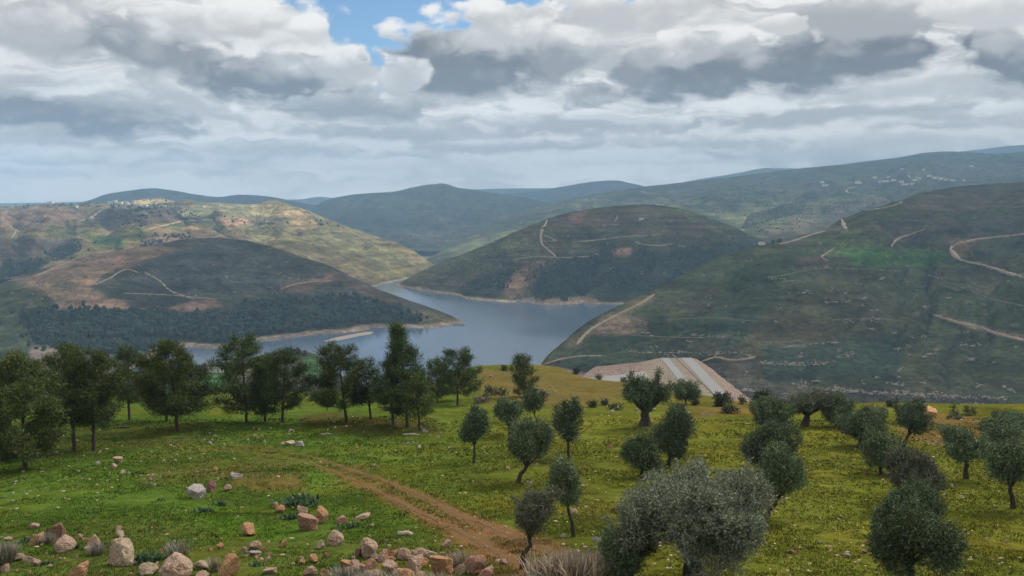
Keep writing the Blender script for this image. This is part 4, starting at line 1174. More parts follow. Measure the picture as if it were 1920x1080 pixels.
    for i, (px, pb, wd, hh, lb) in enumerate([
        (1110, 764, 26, 16, 'dark round bush left of the thick-trunked olive'), (1133, 760, 16, 12, 'small dark bush on the terrace edge left of the thick-trunked olive'),
        (1152, 768, 30, 12, 'low spreading bush at the left foot of the thick-trunked olive'), (1272, 776, 30, 22, 'pale-edged bush beside a white stone under the small dark olive'),
        (1304, 760, 18, 10, 'small bush touching the small dark olive under the dam roads'), (1258, 722, 20, 12, 'dark bush against the lower end of the dam roads'),
        (1350, 762, 26, 24, 'upright bush on the brow right of the dam'), (1378, 757, 38, 14, 'wide flat bush at the foot of the pink rockfill'),
        (1367, 775, 34, 20, 'dense bush in front of the wide flat bush'), (1346, 740, 12, 10, 'tiny bush at the edge of the pink rockfill'), (1364, 742, 18, 14, 'spiky small bush under the pink rockfill'),
        (1428, 758, 34, 30, 'tall dark bush at the head of the olive column'), (1470, 762, 36, 18, 'low bush behind the far end of the olive column'),
        (1672, 763, 30, 14, 'dark bush on the skyline of the brow left of the orange rock'), (1722, 766, 28, 18, 'dark bush touching the left of the orange rock'), (1700, 778, 36, 22, 'dark bush above the forked olive'),
        (1806, 778, 42, 18, 'dark flat bush right of the orange rock'), (1790, 786, 30, 12, 'greyish bush in front of the dark flat bush'), (1878, 788, 60, 20, 'long low bush on the brow at the right edge'), (1850, 806, 40, 24, 'bush behind the umbrella-shaped olive'),
        (1648, 778, 34, 16, 'grey bush at the far end of the open strip'),
        (930, 742, 52, 20, 'long low hedge-like bush left of the lone pine'), (1012, 752, 34, 22, 'pale dry bush right of the lone pine'), (905, 755, 40, 16, 'dry greyish bush under the open-crowned tree'), (600, 750, 50, 24, 'dry bush between the gap trio and the round-headed pine'),
        (395, 740, 30, 10, 'low bush in the gap of the pine row'), (945, 696, 9, 9, 'tiny bush on the far brow against the lake'), (975, 696, 16, 10, 'round tiny bush on the far brow beside the lone pine'), (897, 700, 8, 9, 'lone speck of a bush on the far brow near the open-crowned tree'),
        (1080, 700, 12, 14, 'small tree-like bush at the start of the rockfill'), (1124, 704, 14, 10, 'bush on the knoll below the grey facing'), (1170, 709, 13, 11, 'second bush on the knoll below the grey facing, nearer the dam roads'),
    ]):
        bush(px, pb, wd, hh, lb, M_OLIVE3 if 'dry' in lb or 'grey' in lb or 'pale' in lb else M_BUSH, bg_, i)

    # small trees down by the lake
    def far_tree(p, h, w_, rg):
        base = np.array(p); lumps = [(np.array([rg.normal() * w_ * .2, rg.normal() * w_ * .2, h * q]), w_ * rg.uniform(.25, .4)) for q in np.linspace(.35, .9, 7)]
        v, f = crown_leaves(lumps, 1.1, .4, 2.6, rg)
        return base, v, f
    for i, (px, py, hh, wd, lb) in enumerate([
        (384, 697, 14, 12, 'small tree by the lake left of the white shed'), (372, 700, 12, 16, 'low tree by the lake at the left end of the green spur'), (412, 692, 18, 10, 'slender tree behind the white shed'), (424, 694, 14, 12, 'bushy tree at the right end of the white shed'),
        (445, 684, 10, 12, 'lone tree beside the lake right of the white shed'), (546, 664, 14, 5, 'thin dark cypress on the top of the green spur'), (556, 664, 11, 10, 'round tree on the top of the green spur'), (572, 668, 9, 7, 'small tree on the falling end of the green spur'), (514, 668, 8, 10, 'small tree near the left of the green spur top'), (560, 666, 9, 6, 'thin tree squeezed beside the round tree on the green spur')]):
        p = on_hill('lakeside_slope', px, py)
        if p is None: continue
        mp = px_m(px, py, p[1]); rg = np.random.default_rng(i + 70)
        b_, v, f = far_tree(p, hh * mp, wd * mp, rg)
        root = empty('tree', b_); tag(root, lb, 'tree', 'trees by the lake')
        mesh('crown', v, f, M_BUSH, root, smooth=False)
        mb = MB(); mb.tube([[0, 0, -1], [0, 0, hh * mp * .3], [.2, 0, hh * mp * .8]], [.4, .3, .1], 6); mb.build('trunk', M_BARK, root)

    # --- woods and scrub on the hills: masses nobody could count
    def mass(name, hills_, polys, n, size, label, m, tall=1.0, jit=.35, kindname=None, rows=None):
        rg = np.random.default_rng(len(name) * 13 + n)
        V0, F0 = ICO1
        V0 = V0 * np.array([1, 1, tall])
        vs, fs, k_ = [], [], 0
        pts = []
        areas = [abs(sum(p[i][0] * p[(i + 1) % len(p)][1] - p[(i + 1) % len(p)][0] * p[i][1] for i in range(len(p)))) / 2 for p in polys]
        for p, a in zip(polys, areas):
            q = np.array(p, float); want = int(n * a / sum(areas)); got = 0
            while got < want:
                c = rg.uniform(q.min(0), q.max(0), (max(200, want * 2), 2))
                c = c[polydist(c[:, 0], c[:, 1], p) > 0][:want - got]
                if not len(c): break
                got += len(c); pts.append(c)
        pts = np.concatenate(pts)
        for px, py in pts + rg.normal(size=pts.shape) * [13, 5]:
            p = on_hills(hills_, px, py)
            if p is None or p[2] < 6: continue
            if jit < .9 and fbm(np.array([p[0] / 70]), np.array([p[1] / 70]), None, 3, 5)[0] < -.16: continue
            s = size * rg.uniform(.4, 1.0) ** .5 * rg.uniform(.6, 1.35)
            v = V0 * (s * (1 + jit * rg.normal(size=(len(V0), 1)))) * np.array([rg.uniform(.8, 1.2), rg.uniform(.8, 1.2), 1]) + p + [0, 0, s * tall * .55]
            vs.append(v); fs.append(F0 + k_); k_ += len(V0)
        if not vs: return
        o = mesh(name, np.concatenate(vs), np.concatenate(fs), m, smooth=False)
        return tag(o, label, 'wood' if 'wood' in name else 'scrub' if 'scrub' in name else 'ledges' if 'ledge' in name else 'trees', kind='stuff')
    m_wood = mat('far_foliage', lambda n, b: n.mix(n.ss(n.geo('Random Per Island'), .1, .9), (.022, .036, .027), (.040, .058, .042)), .95, .05)
    m_scrub = mat('scrub_foliage', lambda n, b: n.mix(n.ss(n.geo('Random Per Island'), .1, .9), (.022, .032, .018), (.046, .056, .030)), .95, .05)
    m_lime = mat('limestone', lambda n, b: n.mix(n.noise(n.geo(), .4, 5, .6), (.17, .14, .11), (.29, .255, .21)), .95, .05)
    mass('pine_wood', ['left_spur'], [[(35, 582), (120, 587), (260, 585), (330, 595), (430, 588), (480, 566), (560, 563), (640, 560), (700, 567), (775, 588), (780, 604), (640, 611), (560, 620), (430, 643), (300, 656), (90, 658), (60, 620)]], 3600, 3.4, 'dark pine wood along the shore under the left spur', m_wood, 1.5)
    mass('hillside_wood', ['center_hill'], [[(1010, 507), (1060, 490), (1120, 480), (1200, 476), (1330, 464), (1400, 455), (1420, 472), (1330, 505), (1200, 562), (1122, 560), (1010, 558), (1000, 530)], [(870, 552), (890, 525), (930, 502), (960, 505), (945, 535), (935, 558), (880, 560)], [(1118, 585), (1118, 566), (1200, 545), (1300, 495), (1320, 500), (1200, 570)]], 2600, 3.2, 'dark wood on the lower slopes of the middle hill', m_wood, 1.4)
    mass('plateau_wood', ['left_plateau'], [[(0, 492), (92, 491), (60, 515), (0, 522)], [(95, 482), (130, 460), (150, 457), (146, 468), (110, 487)], [(340, 408), (420, 406), (420, 413), (340, 416)], [(0, 380), (160, 379), (210, 380), (150, 387), (60, 384), (0, 388)], [(210, 384), (340, 382), (340, 390), (230, 392)], [(150, 397), (335, 399), (335, 402), (150, 400)], [(200, 418), (330, 411), (330, 414), (200, 421)], [(420, 416), (540, 412), (540, 414), (420, 419)], [(560, 408), (640, 424), (640, 427), (560, 411)], [(300, 445), (360, 440), (350, 448), (240, 472)]], 900, 3.6, 'dark trees in rows and clumps on the left plateau', m_wood, 1.2)
    mass('right_hill_scrub', ['right_hill'], [[(1040, 670), (1110, 610), (1250, 540), (1400, 475), (1560, 440), (1700, 390), (1920, 350), (1920, 790), (1400, 770), (1300, 690), (1150, 665)]], 1300, .95, 'dark scrub dotted over the large right hill', m_scrub, .8)
    mass('middle_hill_scrub', ['center_hill'], [[(760, 525), (960, 440), (1030, 415), (1200, 390), (1330, 415), (1400, 450), (1200, 480), (1000, 520), (940, 560), (860, 550)]], 1500, 1.1, 'dark scrub dotted over the middle hill', m_scrub, .8)
    mass('left_scrub', ['left_spur', 'left_plateau'], [[(0, 400), (330, 400), (560, 410), (700, 445), (790, 490), (700, 520), (860, 600), (700, 560), (400, 560), (0, 600)]], 1500, 1.05, 'dark scrub dotted over the left slopes', m_scrub, .8)
    mass('ridge_scrub', ['right_ridge', 'middle_mountain', 'left_far_hill'], [[(820, 470), (1000, 395), (1200, 355), (1500, 318), (1760, 287), (1920, 288), (1920, 335), (1700, 370), (1560, 410), (1420, 445), (1300, 395), (1100, 385)], [(600, 385), (700, 365), (830, 348), (950, 368), (900, 420), (790, 470), (700, 430)], [(165, 378), (285, 355), (400, 368), (590, 388), (560, 392), (300, 372)]], 4200, 2.6, 'scrub and trees scattered over the hazy far ridges', m_scrub, .9)
    # orchard rows on the sunlit slope
    vs, fs, k_ = [], [], 0
    for i in range(26):
        for j in range(9):
            p = on_hill('right_ridge', 1392 + i * 4.4 + j * 1.6, 428 - i * 1.15 - j * 3.0)
            if p is None: continue
            v = ICO1[0] * 3.2 * (1 + .25 * rng.normal(size=(12, 1))) + p + [0, 0, 2.0]
            vs.append(v); fs.append(ICO1[1] + k_); k_ += 12
    if vs: tag(mesh('orchard', np.concatenate(vs), np.concatenate(fs), m_wood, smooth=False), 'orchard planted in straight rows on the sunlit green slope', 'orchard', kind='stuff')

    # limestone ledges on the right hill and rocky shores
    def ledge(name, hills_, lines, label, size=(1.0, 3.0), dens=.55, jit=2.5):
        rg = np.random.default_rng(len(lines) + 99); vs, fs, k_ = [], [], 0
        for ln in lines:
            ln = np.array(ln, float); s = np.concatenate([[0], np.cumsum(np.hypot(*np.diff(ln, axis=0).T))])
            n = int(s[-1] * dens) + 2
            for q in rg.uniform(0, s[-1], n):
                px = np.interp(q, s, ln[:, 0]) + rg.normal() * 1.0; py = np.interp(q, s, ln[:, 1]) + rg.normal() * jit
                p = on_hills(hills_, px, py)
                if p is None: continue
                r = rg.uniform(*size) * (1 if rg.random() < .8 else 1.6)
                v = ICO1[0] * (1 + .3 * rg.normal(size=(12, 1))) * r * np.array([rg.uniform(.9, 1.9), .8, rg.uniform(.35, .75)]) + p
                vs.append(v); fs.append(ICO1[1] + k_); k_ += 12
        return tag(mesh(name, np.concatenate(vs), np.concatenate(fs), m_lime, smooth=False), label, 'ledges', kind='stuff')
    rnd = np.random.default_rng(3)
    specks = [[(x, y), (x + rnd.uniform(2, 16), y + rnd.normal() * 1.5)] for x, y in zip(rnd.uniform(1180, 1920, 110), rnd.uniform(440, 780, 110))]
    ledge('limestone_ledges', ['right_hill'], [[(1425, 680), (1500, 684), (1566, 678)], [(1425, 682), (1480, 680)], [(1462, 652), (1510, 647), (1570, 641)], [(1570, 668), (1605, 665)], [(1485, 722), (1560, 731), (1620, 733)], [(1500, 716), (1540, 714)], [(1560, 730), (1700, 741), (1800, 744), (1890, 746)],
        [(1660, 716), (1700, 722)], [(1690, 735), (1760, 742)], [(1548, 543), (1596, 541)], [(1478, 552), (1522, 546)], [(1545, 566), (1596, 565)], [(1578, 603), (1650, 599)], [(1670, 656), (1710, 650)], [(1680, 702), (1692, 688)], [(1742, 667), (1758, 659)], [(1800, 647), (1856, 646)],
        [(1830, 724), (1850, 720)], [(1880, 725), (1905, 735)], [(1296, 628), (1362, 632)], [(1762, 594), (1802, 608), (1880, 628)], [(1120, 604), (1180, 596), (1215, 606)], [(1130, 622), (1220, 626)], [(1395, 730), (1440, 735)], [(1800, 760), (1900, 762)], [(1480, 505), (1560, 500)], [(1440, 520), (1520, 530)], [(1180, 660), (1400, 662)]] + specks,
          'broken bands of pale limestone ledges across the right hill', (.40, 1.35), .55, 2.0)
    ledge('shore_rocks', ['center_hill', 'left_spur'], [[(752, 540), (800, 543), (860, 553)], [(970, 563), (1000, 569), (1030, 574)], [(1040, 572), (1120, 568)], [(790, 613), (868, 609)], [(700, 616), (780, 614)], [(560, 626), (640, 620)], [(430, 648), (560, 628)], [(830, 600), (866, 606)]], 'pale rocks and gravel along the lake shore', (.8, 2.4), .8, 1.6)
    ledge('field_stones', ['left_spur', 'left_plateau', 'center_hill'], [[(x, y), (x + 9, y + rnd.normal())] for x, y in zip(rnd.uniform(20, 700, 90), rnd.uniform(450, 600, 90))] + [[(x, y), (x + 8, y + rnd.normal())] for x, y in zip(rnd.uniform(860, 1300, 50), rnd.uniform(420, 560, 50))], 'scattered pale stones on the slopes beyond the lake', (.7, 1.8), .3, 2)

# ------------------------------------------------------------------ houses far off
if 'small' in STAGES:
    m_wall = mat('house_wall', lambda n, b: n.mix(n.noise(n.geo(), .3, 4), (.46, .43, .38), (.62, .59, .54)), .9, .1)
    m_win = mat('dark_window', lambda n, b: (.03, .035, .04), .3, .5)
    m_roofm = mat('grey_roof', lambda n, b: n.mix(n.noise(n.geo(), .5, 4), (.30, .28, .25), (.42, .40, .37)), .9, .1)

    def house(p, w_, d_, h_, label, group, rot=0.0, hut=True, wing=True):
        root = empty('house', p); root.rotation_euler = (0, 0, rot); tag(root, label, 'house', group)
        mb = MB(); mb.box((0, 0, h_ / 2 - 1), (w_, d_, h_ + 2))
        if wing: mb.box((w_ * .62, d_ * .12, h_ * .3 - 1), (w_ * .3, d_ * .7, h_ * .6 + 2))
        mb.build('wall', m_wall, root, False)
        mb = MB()
        for sx in (-1, 1): mb.box((sx * (w_ / 2 - .1), 0, h_ + .35), (.26, d_ + .06, .7))
        for sy in (-1, 1): mb.box((0, sy * (d_ / 2 - .1), h_ + .35), (w_ - .46, .26, .7))
        mb.box((0, 0, h_ + .06), (w_ - .46, d_ - .46, .1))
        if hut: mb.box((w_ * .2, d_ * .1, h_ + 1.3), (w_ * .28, d_ * .35, 2.3))
        mb.build('roof', m_roofm, root, False)
        for i in range(max(2, int(w_ / 4))):
            x = (i + .5) / max(2, int(w_ / 4)) * w_ - w_ / 2
            wb = MB(); wb.box((x, -d_ / 2 - .02, h_ * .55), (1.3, .12, 1.5)); wb.build('window', m_win, root, False)
        return root

    VR = [(1608, 344, 11, 6), (1640, 334, 9, 4), (1660, 341, 12, 4), (1676, 339, 10, 4), (1690, 342, 10, 4), (1700, 347, 24, 4), (1716, 339, 9, 4), (1726, 336, 8, 4), (1741, 331, 8, 4), (1752, 335, 10, 4), (1764, 337, 9, 4), (1774, 338, 8, 3), (1785, 339, 9, 3), (1666, 333, 7, 3), (1692, 318, 7, 3), (1548, 349, 20, 4), (1541, 343, 8, 4), (1731, 319, 7, 3), (1820, 313, 7, 3), (1806, 339, 7, 3), (1712, 346, 9, 4), (1651, 342, 8, 4)]
    for i, (px, py, wd, hh) in enumerate(VR):
        p = on_hill('right_ridge', px, py)
        if p is None: continue
        mp = px_m(px, py, p[1])
        lb = {0: 'square pale house at the left end of the village on the long ridge', 5: 'long low pale building in front of the village on the long ridge', 15: 'long low shed left of the village on the long ridge', 16: 'small house above the long low shed left of the village'}.get(i, 'tiny pale flat-roofed house in the village on the long right ridge')
        house(p, wd * mp * .8, min(14, wd * mp * .5), max(3.2, hh * mp * .75), lb, 'houses of the village on the long ridge', R.uniform(-.5, .5), i % 3 == 0, i % 2 == 0)
    VL = [(60, 383, 15, 5), (76, 381, 8, 4), (26, 385, 9, 4), (95, 383, 10, 4), (112, 382, 8, 4), (124, 381, 7, 4), (206, 382, 9, 4), (216, 381, 7, 5), (226, 383, 8, 4), (238, 384, 9, 4), (262, 386, 8, 3), (272, 388, 10, 3), (142, 389, 8, 3), (250, 383, 7, 4), (63, 392, 12, 4), (290, 384, 7, 3), (380, 389, 8, 3), (410, 387, 7, 3), (440, 386, 8, 3)]
    for i, (px, py, wd, hh) in enumerate(VL):
        p = on_hill('left_plateau', px, py)
        if p is None: continue
        mp = px_m(px, py, p[1])
        lb = {0: 'widest pale house among the trees on the far left skyline', 14: 'pale house standing alone below the left skyline trees', 12: 'small house at the upper edge of the dark terraces'}.get(i, 'tiny pale house on the edge of the left plateau')
        house(p, wd * mp * .95, min(16, wd * mp * .6), max(5.0, hh * mp * 1.15), lb, 'houses on the left plateau', R.uniform(-.5, .5), i % 3 == 0, i % 2 == 1)
    p = on_hill('right_hill', 1428, 459)
    if p is not None: house(p, 9, 7, 5.0, 'stone farmhouse on the shoulder of the right hill', None, .3, False, True)
    for i, (px, py, lb) in enumerate([(1418, 460, 'dark cypress-like tree left of the stone farmhouse'), (1450, 458, 'round dark tree right of the stone farmhouse'), (1462, 455, 'second dark tree right of the stone farmhouse, farther along the ridge')]):
        p = on_hill('right_hill', px, py)
        if p is None: continue
        b_, v, f = far_tree(p, [9, 6, 6][i], [4, 6, 7][i], np.random.default_rng(i))
        root = empty('tree', b_); tag(root, lb, 'tree')
        mesh('crown', v, f, M_BUSH, root, smooth=False)
        mb = MB(); mb.tube([[0, 0, -1], [0, 0, 2], [.2, 0, 5]], [.4, .3, .1], 6); mb.build('trunk', M_BARK, root)
    p = on_hill('lakeside_slope', 400, 697)
    if p is not None: house(p, 15, 5, 3.0, 'long low white shed by the lake beyond the pine gap', None, -.15, False, False)
    p = on_hill('center_hill', 1203, 412)
    if p is not None: house(p, 12, 8, 4, 'small pale house near the top of the middle hill', None, .2, False, True)

# ------------------------------------------------------------------ the track, rocks and plants of the meadow
    m_soil = mat('red_soil', lambda n, b: (n.put(b.inputs['Normal'], n.bump(n.noise(n.geo(), 6, 5, .7), .8, .12)), n.mix(n.noise(n.geo(), 1.6, 6, .65), (.100, .060, .027), (.150, .094, .048)))[1], .95, .05)
    for nm, rut, lb in (('dirt_track', RUT_A, 'reddish wheel rut on the far side of the grassy track'), ('dirt_track', RUT_B, 'reddish wheel rut on the near side of the grassy track')):
        ln = np.array(rut, float); s = np.concatenate([[0], np.cumsum(np.hypot(*np.diff(ln, axis=0).T))]); q = np.arange(0, s[-1], 2.0)
        P3 = np.array([on_ground(x, y) for x, y in zip(pchip(s, ln[:, 0], q), pchip(s, ln[:, 1], q))])
        t = np.linspace(0, len(P3) - 1, len(P3) * 3); P3 = np.stack([np.interp(t, np.arange(len(P3)), P3[:, i]) for i in range(3)], 1)
        d = np.gradient(P3, axis=0)[:, :2]; d /= np.linalg.norm(d, axis=1)[:, None] + 1e-9
        nr = np.stack([-d[:, 1], d[:, 0]], 1)
        cs = np.linspace(-1, 1, 7)
        arc = np.arange(len(P3)) / len(P3)
        wl = (.0 + .17 * sstep(arc, .1, .75)) * (1 + 1.5 * fbm(P3[:, 0] * 1.1, P3[:, 1] * 1.1, None, 4, 3) * 1.2)
        wr = (.0 + .17 * sstep(arc, .1, .75)) * (1 + 1.5 * fbm(P3[:, 0] * 1.1 + 50, P3[:, 1] * 1.1, None, 4, 6) * 1.2)
        wl, wr = np.maximum(wl, .02), np.maximum(wr, .02)
        v = []
        for c_ in cs:
            w2 = np.where(c_ < 0, wl, wr)[:, None] * c_
            xy = P3[:, :2] + nr * w2
            z = ground_z(xy[:, 0], xy[:, 1]) + .022 - .03 * (abs(c_) == 1)
            v.append(np.column_stack([xy, z]))
        v = np.stack(v, 1).reshape(-1, 3)
        tag(mesh(nm, v, grid_faces(len(P3), 7), m_soil), lb, 'track', kind='structure')

    def m_rock(c1, c2, c3):
        def f(n, b):
            p = n.coord('Object'); o = n.new('ShaderNodeObjectInfo')
            q = n.vadd(p, n.vec(G(n.t, o.outputs['Random']) * 37.0, 0.0, 0.0))
            f1 = n.noise(q, 1.6, 6, .62); f2 = n.noise(q, 7, 6, .7)
            c = n.mix(n.ss(f1, .35, .65), c1, c2); c = n.mix(n.ss(f2, .52, .72) * .8, c, c3)
            n.put(b.inputs['Normal'], n.bump(f2 * .8 + f1, 1.0, .3)); return c
        return f
    m_r = {'pink': mat('pink_limestone', m_rock((.62, .445, .335), (.52, .34, .24), (.28, .19, .135)), .95, .1),
           'orange': mat('orange_stone', m_rock((.62, .36, .19), (.54, .29, .16), (.28, .165, .105)), .95, .1),
           'white': mat('grey_white_limestone', m_rock((.56, .51, .47), (.42, .37, .345), (.22, .19, .175)), .95, .1),
           'tan': mat('tan_limestone', m_rock((.62, .48, .35), (.52, .39, .275), (.28, .205, .15)), .95, .1),
           'brown': mat('reddish_brown_rock', m_rock((.31, .18, .125), (.25, .14, .095), (.10, .065, .05)), .95, .1),
           'red': mat('reddish_rock', m_rock((.56, .325, .235), (.47, .27, .19), (.25, .15, .105)), .95, .1)}
    ROCKS = []
    for s_ in range(60):
        if len(ROCKS) == 12: break
        rg = np.random.default_rng(s_ + 40); v = ICO4[0].copy(); f = ICO4[1]
        for i in range(9):                                    # broken faces
            nrm = unit(1, rg)[0]; h_ = rg.uniform(.30, .74); t = v @ nrm - h_
            v = v - np.maximum(t, 0)[:, None] * nrm * .93
        v = v * (1 + .12 * fbm(v[:, 0] * 1.7 + s_, v[:, 1] * 1.7, v[:, 2] * 2.4, 3, s_) - .16 * np.abs(fbm(v[:, 0] * 3.3 + s_, v[:, 1] * 3.3, v[:, 2] * 4, 4, s_ + 30)) ** .7)[:, None]
        v = v - (v.max(0) + v.min(0)) / 2; v = v / np.abs(v).max(0)
        if np.abs(v[v[:, 2] > .5][:, :2]).mean() < .27 or np.linalg.norm(v, axis=1).mean() < .74: continue      # no spires
        ROCKS.append(mesh('rock', v, f, m_r['pink'], smooth=False, link=False))

    def rock(px, py, wd, hh, colr, label, group=None, name='rock', cat='rock', sink=.28, k_=[0], deep=.8):
        k_[0] += 1; hh = min(hh, .78 * wd)
        base = on_ground(px, py + hh * .46); mp = px_m(px, py, base[1])
        me = ROCKS[(k_[0] * 5) % 12]
        if not me.materials: me.materials.append(m_r['pink'])
        o = inst(name, me, m_r[colr])
        h_ = hh * mp * 1.02; w_ = wd * mp * (1.0 if wd < 36 else .86)
        o.scale = (w_ / 2, w_ / 2 * deep, h_ * (1 + sink) / 2)
        o.location = (base[0], base[1] + w_ * .25, base[2] + h_ * (1 - sink) / 2)
        o.rotation_euler = (R.uniform(-.12, .12), R.uniform(-.12, .12), R.uniform(-.6, .6) + (pi if k_[0] % 2 else 0))
        return tag(o, label, cat, group)

    for a in [
        (367, 924, 40, 24, 'white', 'largest grey-white boulder alone on the left grass'), (393, 913, 24, 25, 'brown', 'reddish-brown boulder just behind the grey-white boulder'), (425, 916, 15, 13, 'pink', 'small pink rock right of the reddish-brown boulder'), (442, 892, 23, 11, 'white', 'flat whitish rock uphill from the grey-white boulder'),
        (221, 862, 18, 10, 'pink', 'pink rock in the grass below the pine pair'), (213, 875, 13, 10, 'tan', 'tan rock right under the pink rock below the pine pair'), (179, 869, 12, 7, 'white', 'small whitish rock left of the pink rock below the pine pair'), (283, 893, 10, 9, 'pink', 'small pink stone on the bare gravelly patch'), (403, 880, 10, 13, 'orange', 'small upright orange stone above the whitish flat rock'),
        (367, 885, 9, 7, 'pink', 'small pink stone at the upper edge of the gravelly patch'), (228, 886, 11, 7, 'tan', 'small flat tan stone below the tan rock by the pines'),
        (462, 995, 34, 22, 'orange', 'knobbly orange-yellow rock alone on bright grass'), (413, 1025, 15, 10, 'orange', 'small orange stone left of the grey cluster'), (457, 1032, 13, 10, 'pink', 'small pink stone beside the round grey rock'), (476, 1025, 23, 16, 'pink', 'round greyish-pink rock below the orange-yellow rock'), (497, 1031, 10, 9, 'orange', 'tiny orange stone right of the round greyish-pink rock'), (478, 1039, 23, 8, 'white', 'flat white stone in front of the round greyish-pink rock'),
        (62, 987, 20, 10, 'pink', 'flat pink rock at the top of the left rock cluster'), (97, 998, 42, 24, 'brown', 'wide reddish-brown rock in the left rock cluster'), (65, 1012, 26, 20, 'orange', 'leaning orange rock left of the wide reddish-brown rock'), (117, 1024, 46, 26, 'pink', 'sloping pale pink slab under the wide reddish-brown rock'), (170, 1018, 32, 26, 'pink', 'knobbly pale rock next to the sloping pink slab'),
        (220, 992, 12, 9, 'pink', 'top one of three small pale stones in a vertical line'), (222, 1003, 21, 10, 'tan', 'middle and widest of three small pale stones in a vertical line'), (225, 1014, 14, 9, 'tan', 'lowest of three small pale stones in a vertical line'), (222, 1040, 64, 46, 'tan', 'big layered tan boulder below the three small stones'),
        (30, 1047, 22, 12, 'tan', 'first tan stone from the left in the line near the lower left corner'), (53, 1050, 20, 12, 'tan', 'tan stone beside the paler pair near the lower left corner'), (13, 1046, 18, 12, 'tan', 'small tan stone at the left frame edge'), (66, 1056, 20, 11, 'pink', 'pale stone at the right end of the line near the lower left corner'), (5, 1066, 18, 26, 'pink', 'pale rock cut by the lower left corner'),
        (143, 1074, 46, 30, 'orange', 'orange boulder cut by the bottom edge left of the pink block'), (326, 1070, 70, 44, 'pink', 'large square pale pink block at the bottom edge'), (272, 1070, 46, 18, 'tan', 'flat tan slab leaning towards the square pink block'), (423, 1067, 50, 48, 'orange', 'pointed orange-tan boulder at the bottom edge'), (375, 1062, 30, 14, 'tan', 'flat rock between the pink block and the pointed boulder'), (378, 1081, 26, 12, 'pink', 'small rock at the bottom edge left of the pointed boulder'),
        (516, 948, 13, 13, 'pink', 'smaller upper stone of the orange pair left of the rock group'), (524, 956, 18, 20, 'orange', 'larger lower stone of the orange pair left of the rock group'), (566, 956, 20, 20, 'pink', 'pale pointed rock at the back of the orange rock group'), (577, 980, 42, 38, 'red', 'biggest reddish-orange boulder of the rock group'), (602, 967, 38, 32, 'orange', 'dark orange boulder right of the biggest reddish one'), (637, 976, 24, 11, 'red', 'flat reddish stone right of the dark orange boulder'), (676, 971, 34, 9, 'tan', 'low greyish slab lying right of the rock group'),
        (628, 1012, 32, 28, 'pink', 'pinkish boulder below the rock group'), (598, 1023, 20, 17, 'tan', 'round brownish rock left of the pinkish boulder'), (529, 1021, 17, 12, 'orange', 'orange stone midway between the round grey rock and the brownish rock'), (585, 1049, 24, 14, 'orange', 'orange flat stone in the low trio'), (566, 1055, 12, 12, 'orange', 'small stone left of the orange flat stone'), (610, 1042, 15, 9, 'brown', 'brownish stone right of the orange flat stone'),
        (580, 1074, 24, 18, 'pink', 'pale rock at the bottom edge left of the dry bushes'), (611, 1076, 20, 16, 'orange', 'yellow-orange rock at the bottom edge left of the dry bushes'), (505, 1072, 26, 11, 'tan', 'flat grassy stone at the bottom edge'),
        (690, 1030, 46, 44, 'pink', 'tall pale pink boulder at the head of the rubble pile'), (672, 1036, 20, 26, 'brown', 'brownish stone against the tall pale boulder'), (735, 1040, 24, 22, 'orange', 'round orange stone on the rubble pile'), (758, 1041, 26, 24, 'pink', 'mottled pink rock on the rubble pile'), (716, 1046, 22, 20, 'pink', 'pink rock between the tall pale boulder and the orange stone'),
        (692, 1064, 26, 22, 'red', 'reddish rock under the tall pale boulder'), (664, 1062, 26, 18, 'pink', 'grey-pink rock at the left end of the rubble pile'), (730, 1066, 30, 24, 'pink', 'pale rock low in the rubble pile'), (775, 1060, 34, 26, 'pink', 'pale rock right of centre in the rubble pile'), (786, 1040, 28, 18, 'pink', 'pink stone at the top right of the rubble pile'), (805, 1040, 28, 10, 'tan', 'flat pale slab behind the pointed orange boulder'),
        (828, 1060, 50, 48, 'orange', 'pointed orange boulder at the right of the rubble pile'), (890, 1062, 46, 34, 'red', 'angular reddish boulder at the right end of the rubble pile'), (862, 1068, 26, 18, 'tan', 'tan stone between the pointed and the angular boulders'), (908, 1078, 40, 24, 'red', 'low reddish rock cut by the bottom edge right of the pile'), (760, 1082, 40, 22, 'orange', 'orange rock at the bottom edge of the rubble pile'), (700, 1082, 34, 18, 'pink', 'pink rock at the bottom edge of the rubble pile'),
        (836, 1021, 19, 11, 'pink', 'pink stone on the grass above the pointed orange boulder'), (944, 1054, 17, 8, 'pink', 'pale pink stone at the end of the track'), (545, 832, 20, 8, 'tan', 'flat tan rock at the far side of the track'), (562, 833, 17, 9, 'white', 'whitish rock right of the flat tan rock by the track'), (530, 833, 9, 7, 'tan', 'small tan stone left of the flat tan rock by the track'),
        (797, 808, 9, 7, 'white', 'white stone near the foot of the thin low pine'), (744, 797, 8, 7, 'red', 'reddish stone among the trunks of the tallest pine'), (669, 840, 7, 10, 'orange', 'upright orange stone on the grass beyond the track'), (1143, 836, 10, 8, 'orange', 'orange stone between the block-shaped and dark olives'), (993, 907, 11, 10, 'tan', 'tan stone right of the crooked olive trunk'), (1077, 960, 14, 10, 'tan', 'tan stone behind the bent olive trunk'),
        (1120, 1013, 18, 8, 'white', 'bright white stone left of the big silvery olive'), (1056, 1006, 11, 6, 'white', 'white stone left of the bent olive trunk'), (1178, 1080, 32, 14, 'tan', 'pale flat rock under the dark olive shoots'), (1745, 774, 36, 20, 'orange', 'large bare orange rock on the far brow'), (1726, 779, 26, 10, 'tan', 'low rock sheet in front of the large bare orange rock'),
        (1284, 769, 10, 8, 'white', 'white stone by the pale-edged bush'), (1492, 1036, 14, 6, 'red', 'flat reddish stone right of the big silvery olive'), (1622, 1035, 14, 6, 'red', 'flat reddish stone left of the front olive of the right row'), (1588, 1042, 14, 7, 'white', 'white stone near the front olive of the right row'),
    ]:
